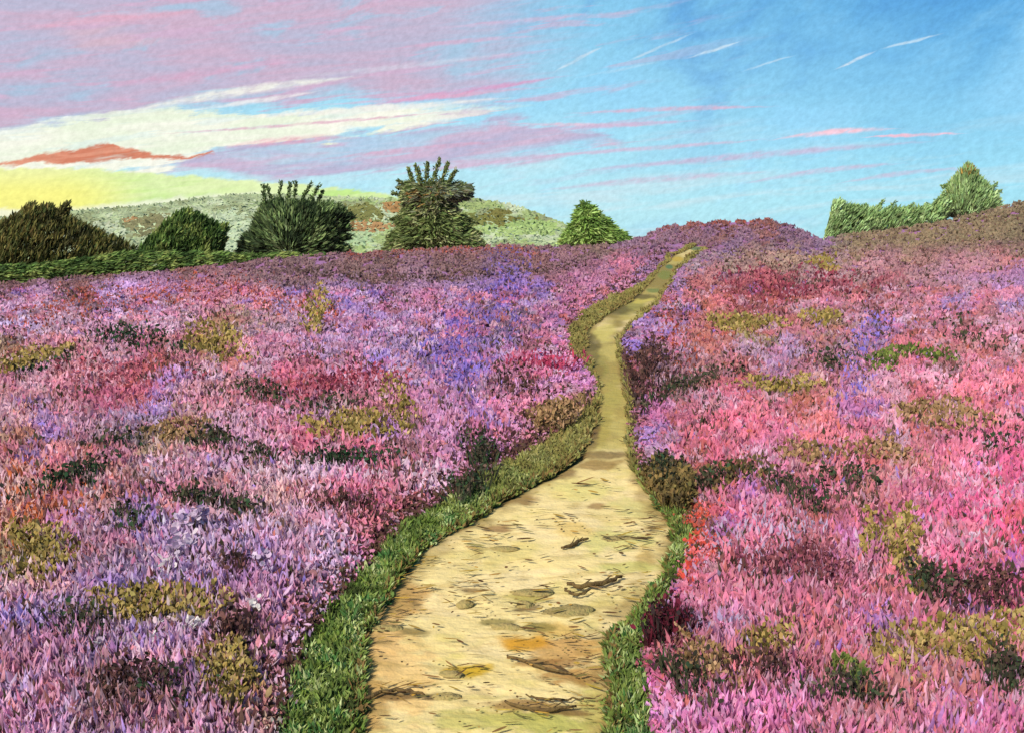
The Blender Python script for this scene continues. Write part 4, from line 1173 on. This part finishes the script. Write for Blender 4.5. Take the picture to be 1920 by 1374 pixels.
rag = wnoise(14, 46, .12, 5, .6, 3.0, .4)                # ragged edges
elr = mth('ADD', eln, mth('MULTIPLY', mth('SUBTRACT', rag, .5), .03))
rag2 = wnoise(60, 160, .3, 3, .6, 9.0)
elr2 = mth('ADD', eln, mth('MULTIPLY', mth('SUBTRACT', rag2, .5), .010))
a01 = mth('DIVIDE', mth('SUBTRACT', azn, AZ0), AZ1 - AZ0, clamp=True)


def curve(pts):
    """elevation along the azimuth, through the given places of the sky"""
    n = WN('ShaderNodeFloatCurve'); c = n.mapping.curves[0]
    q = sorted(((ang(x, y)[0] - AZ0) / (AZ1 - AZ0), ang(x, y)[1] / EL1) for x, y in pts)
    q = [(0.0, q[0][1])] + q + [(1.0, q[-1][1])]
    while len(c.points) < len(q): c.points.new(.5, .5)
    for p, (x, y) in zip(c.points, q):
        p.location = (x, y); p.handle_type = 'VECTOR'
    n.mapping.update(); WL(a01, n.inputs['Value'])
    return mth('MULTIPLY', n.outputs[0], EL1)


def band(el, up, lo, soft=.004, soft_lo=None):
    m1 = ssm(mth('SUBTRACT', up, el), 0.0, soft) if up is not None else None
    m2 = ssm(mth('SUBTRACT', el, lo), 0.0, soft_lo or soft) if lo is not None else None
    return m1 if m2 is None else m2 if m1 is None else mth('MULTIPLY', m1, m2)


sky = WN('ShaderNodeTexSky'); sky.sky_type = 'NISHITA'; sky.sun_disc = False
SUN_EL, SUN_AZ = math.radians(37), math.radians(-62)     # azimuth from the view direction, left of it
sky.sun_elevation = SUN_EL; sky.sun_rotation = SUN_AZ; sky.ozone_density = 2.0; sky.air_density = 1.0; sky.dust_density = .5
# clear blue deepening upward and to the right
h1 = ssm(eln, -.02, .26)
rt = ssm(azn, -.15, .5)
low = cmix(rt, SK(176, 226, 238), SK(140, 216, 238)); high = cmix(rt, SK(120, 196, 230), SK(40, 142, 208))
blue = cmix(mth('MULTIPLY', h1, mth('ADD', mth('MULTIPLY', rt, .35), .65)), low, high)
blot = wnoise(7, 12, .2, 5, .6, 1.0, .5)
blue = cmix(mth('MULTIPLY', ssm(blot, .45, .70), .65), blue, SK(136, 204, 240))
blue = cmix(mth('MULTIPLY', ssm(blot, .5, .30), mth('MULTIPLY', h1, .6)), blue, SK(34, 126, 204))
col = cmix(.08, blue, sky.outputs[0])
strk = wnoise(5, 46, .1, 5, .62, 5.0, .5)
strk2 = wnoise(8, 90, .14, 4, .6, 21.0, .3)
# pale veil low over the hills
col = cmix(mth('MULTIPLY', ssm(strk, .46, .66), mth('MULTIPLY', ssm(eln, .14, .02), .7)), col, SK(208, 232, 240))
# lilac cloud field upper left
lav_lo = curve([(-100, 300), (0, 275), (110, 256), (230, 234), (400, 215), (640, 190), (760, 200), (900, 215), (1080, 165), (1150, 60), (1200, -120), (1400, -250)])
lav_m = mth('MULTIPLY', band(mth('ADD', elr, mth('MULTIPLY', mth('SUBTRACT', strk2, .5), .04)), None, lav_lo, .02), ssm(mth('ADD', azn, mth('MULTIPLY', mth('SUBTRACT', strk2, .5), .25)), .09, -.12))
lav = cmix(ssm(strk, .36, .64), SK(190, 188, 214), SK(208, 182, 206))
lav = cmix(mth('MULTIPLY', ssm(strk2, .5, .68), .6), lav, SK(222, 176, 198))
lav = cmix(mth('MULTIPLY', ssm(wnoise(11, 40, .25, 4, .6, 31.0, .6), .53, .66), .6), lav, SK(164, 204, 230))
lav = cmix(mth('MULTIPLY', ssm(wnoise(6, 30, .2, 3, .5, 41.0), .6, .75), .5), lav, SK(232, 188, 196))
col = cmix(mth('MULTIPLY', lav_m, ssm(strk, .18, .40)), col, lav)
# lilac streaks that run out over the blue
so = mth('MULTIPLY', ssm(strk2, .54, .66), mth('MULTIPLY', ssm(azn, .30, -.10), ssm(eln, .03, .10)))
col = cmix(mth('MULTIPLY', so, .9), col, SK(210, 182, 210))
# lower lilac bank right of the red cloud
lb_u = curve([(220, 326), (330, 298), (390, 276), (480, 268), (640, 254), (760, 238), (940, 218), (1100, 235), (1200, 280)])
lb_l = curve([(220, 331), (330, 322), (450, 336), (560, 344), (700, 330), (860, 318), (1000, 300), (1100, 285), (1200, 281)])
elg = mth('ADD', elr, mth('MULTIPLY', mth('SUBTRACT', strk2, .5), .03))
lbm = mth('MULTIPLY', band(elg, lb_u, lb_l, .008), mth('ADD', .45, mth('MULTIPLY', ssm(strk, .38, .56), .5)))
col = cmix(lbm, col, cmix(ssm(strk2, .4, .62), SK(190, 184, 214), SK(212, 186, 212)))
# cream light under the lilac
cr_u = curve([(-100, 272), (0, 247), (110, 228), (220, 204), (300, 200), (400, 206), (500, 210), (640, 200), (760, 196), (900, 190), (1000, 192), (1100, 230), (1200, 300)])
cr_l = curve([(-100, 345), (0, 334), (200, 330), (300, 322), (350, 306), (400, 286), (470, 280), (620, 266), (720, 244), (860, 222), (960, 206), (1040, 200), (1100, 240), (1200, 310)])
elf = mth('ADD', elr2, mth('ADD', mth('MULTIPLY', mth('SUBTRACT', strk2, .5), .035), mth('MULTIPLY', mth('SUBTRACT', rag, .5), .012)))
crm = mth('MULTIPLY', band(elf, cr_u, cr_l, .006), mth('ADD', mth('MULTIPLY', ssm(azn, -.02, -.14), .8), mth('MULTIPLY', ssm(strk2, .40, .55), .5)), clamp=True)
cream = cmix(ssm(strk, .4, .62), SK(236, 246, 222), SK(252, 252, 238))
col = cmix(crm, col, cream)
# lime and yellow glow over the hill
li_u = curve([(-100, 304), (0, 312), (150, 312), (270, 320), (400, 331), (560, 342), (720, 360), (800, 380), (1000, 460)])
lim = band(elr2, li_u, None, .004)
lime = cmix(ssm(strk, .36, .6), SK(200, 236, 146), SK(230, 246, 186))
lime = cmix(mth('MULTIPLY', ssm(azn, -.34, -.44), ssm(eln, .066, .034)), lime, SK(255, 246, 104))
lime = cmix(mth('MULTIPLY', ssm(azn, -.36, -.44), .5), lime, SK(248, 248, 170))
ws_u = curve([(100, 388), (200, 378), (330, 364), (480, 356), (560, 366), (640, 400)])
lime = cmix(mth('MULTIPLY', band(elr2, ws_u, None, .006), .8), lime, SK(246, 248, 226))
col = cmix(lim, col, lime)
# red cloud bar
rd_u = curve([(-90, 318), (-30, 310), (0, 304), (60, 290), (110, 280), (165, 272), (208, 263), (220, 275), (250, 278), (300, 288), (350, 289), (396, 280), (410, 291), (425, 299), (470, 332)])
rd_l = curve([(-90, 319), (-30, 318), (0, 315), (60, 308), (110, 311), (160, 308), (250, 300), (310, 303), (360, 300), (396, 292), (412, 288), (425, 297), (470, 331)])
rdm = mth('MULTIPLY', band(mth('ADD', elr2, mth('MULTIPLY', mth('SUBTRACT', rag, .5), .008)), rd_u, rd_l, .003), mth('ADD', .55, mth('MULTIPLY', ssm(strk2, .36, .5), .45)))
col = cmix(mth('MULTIPLY', rdm, .95), col, cmix(ssm(strk2, .42, .6), SK(206, 104, 72), SK(228, 150, 122)))


wisp = wnoise(40, 150, .25, 4, .65, 51.0, .4)


def streak(x0, y0, x1, y1, w, c, a=.8, bow=0.0):
    global col
    (a0, e0), (a1, e1) = ang(x0, y0), ang(x1, y1)
    t = mth('MULTIPLY_ADD', azn, 1 / (a1 - a0), -a0 / (a1 - a0))
    q = mth('MULTIPLY', t, mth('SUBTRACT', 1.0, t))
    ec = mth('ADD', mth('MULTIPLY_ADD', t, e1 - e0, e0), mth('MULTIPLY', q, 4 * bow / F))
    dist = mth('ABSOLUTE', mth('SUBTRACT', mth('ADD', eln, mth('MULTIPLY', mth('SUBTRACT', rag2, .5), .004)), ec))
    wv = mth('MULTIPLY', q, 4 * w / F)
    m = ssm(mth('SUBTRACT', wv, dist), 0.0, .8 * w / F)
    col = cmix(mth('MULTIPLY', m, mth('MULTIPLY', mth('ADD', .5, mth('MULTIPLY', ssm(wisp, .38, .56), .5)), a)), col, SK(*c))


for s_ in [(640, 205, 1090, 138, 9, (226, 156, 196), .8), (820, 120, 1060, 90, 6, (222, 170, 200), .5), (250, 255, 900, 205, 4, (226, 170, 196), .7), (380, 282, 700, 258, 10, (234, 166, 186), .7, 6),
           (180, 222, 700, 142, 11, (246, 246, 236), .9, 10), (330, 212, 620, 168, 6, (240, 240, 240), .8), (420, 222, 1000, 180, 9, (246, 242, 236), .8), (500, 150, 1000, 96, 7, (214, 220, 236), .5), (560, 200, 1060, 160, 6, (230, 180, 206), .6), (930, 232, 1260, 236, 5, (232, 196, 216), .8),
           (960, 252, 1340, 226, 7, (210, 188, 218), .85, 4), (1040, 215, 1480, 200, 6, (220, 188, 214), .85, 4), (960, 296, 1480, 258, 6, (212, 194, 220), .8), (1040, 326, 1800, 262, 9, (204, 190, 220), .8, 5),
           (980, 362, 1480, 322, 9, (210, 198, 220), .75, 6), (1360, 352, 1720, 306, 7, (208, 196, 222), .8, 8), (700, 334, 1120, 286, 8, (214, 190, 216), .8, 5), (560, 306, 1000, 262, 7, (222, 176, 202), .75, 5), (760, 60, 1240, 20, 6, (216, 190, 218), .6, 5), (700, 96, 1040, 66, 6, (226, 176, 204), .6, 4), (1548, 350, 1860, 316, 6, (206, 198, 224), .75, 8), (1430, 266, 1700, 242, 7, (250, 208, 222), 1.0, 6),
           (1600, 259, 1830, 250, 4, (244, 200, 218), 1.0, 1), (1030, 140, 1140, 82, 5, (216, 232, 244), .7), (1160, 122, 1310, 58, 4, (206, 230, 246), .75), (1280, 112, 1400, 76, 4, (212, 234, 248), .75), (1560, 134, 1650, 92, 4, (236, 244, 250), .9),
           (1640, 96, 1780, 60, 4, (206, 232, 248), .75), (1380, 138, 1500, 100, 3, (200, 228, 246), .6), (1060, 150, 1260, 112, 4, (186, 222, 244), .5), (0, 60, 420, 20, 12, (240, 176, 196), .5, 6), (120, 175, 620, 110, 9, (226, 170, 200), .5, 5)]:
    streak(*s_)
# fine mottling of thin high cloud
grain = wnoise(150, 190, .3, 3, .7, 13.0)
g2 = WN('ShaderNodeVectorMath'); g2.operation = 'SCALE'
WL(col, g2.inputs[0]); WL(mth('MULTIPLY_ADD', grain, .5, .75), g2.inputs['Scale'])
bg = WN('ShaderNodeBackground'); bg.inputs['Strength'].default_value = SKY_S
WL(g2.outputs[0], bg.inputs['Color'])
wo = WN('ShaderNodeOutputWorld'); WL(bg.outputs[0], wo.inputs['Surface'])
wd.cycles.sampling_method = 'MANUAL'; wd.cycles.sample_map_resolution = 512

# ----------------------------------------------------------------- sun and camera
sl = bpy.data.lights.new('sun', 'SUN'); sl.energy = 3.0; sl.angle = math.radians(8); sl.color = (1, .95, .87)
so_ = bpy.data.objects.new('sun', sl); C.objects.link(so_)
SAZ = math.radians(-145)                                   # veiled sun, behind the viewer's left shoulder
from mathutils import Vector
sd = Vector((math.sin(SAZ) * math.cos(SUN_EL), math.cos(SAZ) * math.cos(SUN_EL), math.sin(SUN_EL)))
so_.rotation_euler = sd.to_track_quat('Z', 'Y').to_euler(); so_.location = sd * 50
sky.sun_rotation = SAZ

cd = bpy.data.cameras.new('camera'); cam = bpy.data.objects.new('camera', cd); C.objects.link(cam)
cd.sensor_fit = 'HORIZONTAL'; cd.sensor_width = 36; cd.lens = F / W * 36
cam.location = (0, 0, CZ); cam.rotation_euler = (math.pi / 2 - PITCH, 0, 0)
cd.clip_start = .05; cd.clip_end = 8000
sc = bpy.context.scene; sc.camera = cam
sc.view_settings.view_transform = 'Standard'; sc.view_settings.look = 'None'
sc.view_settings.exposure = EXPO; sc.view_settings.gamma = 1
sc.cycles.max_bounces = 5; sc.cycles.diffuse_bounces = 3; sc.cycles.transmission_bounces = 3; sc.cycles.caustics_reflective = False; sc.cycles.caustics_refractive = False
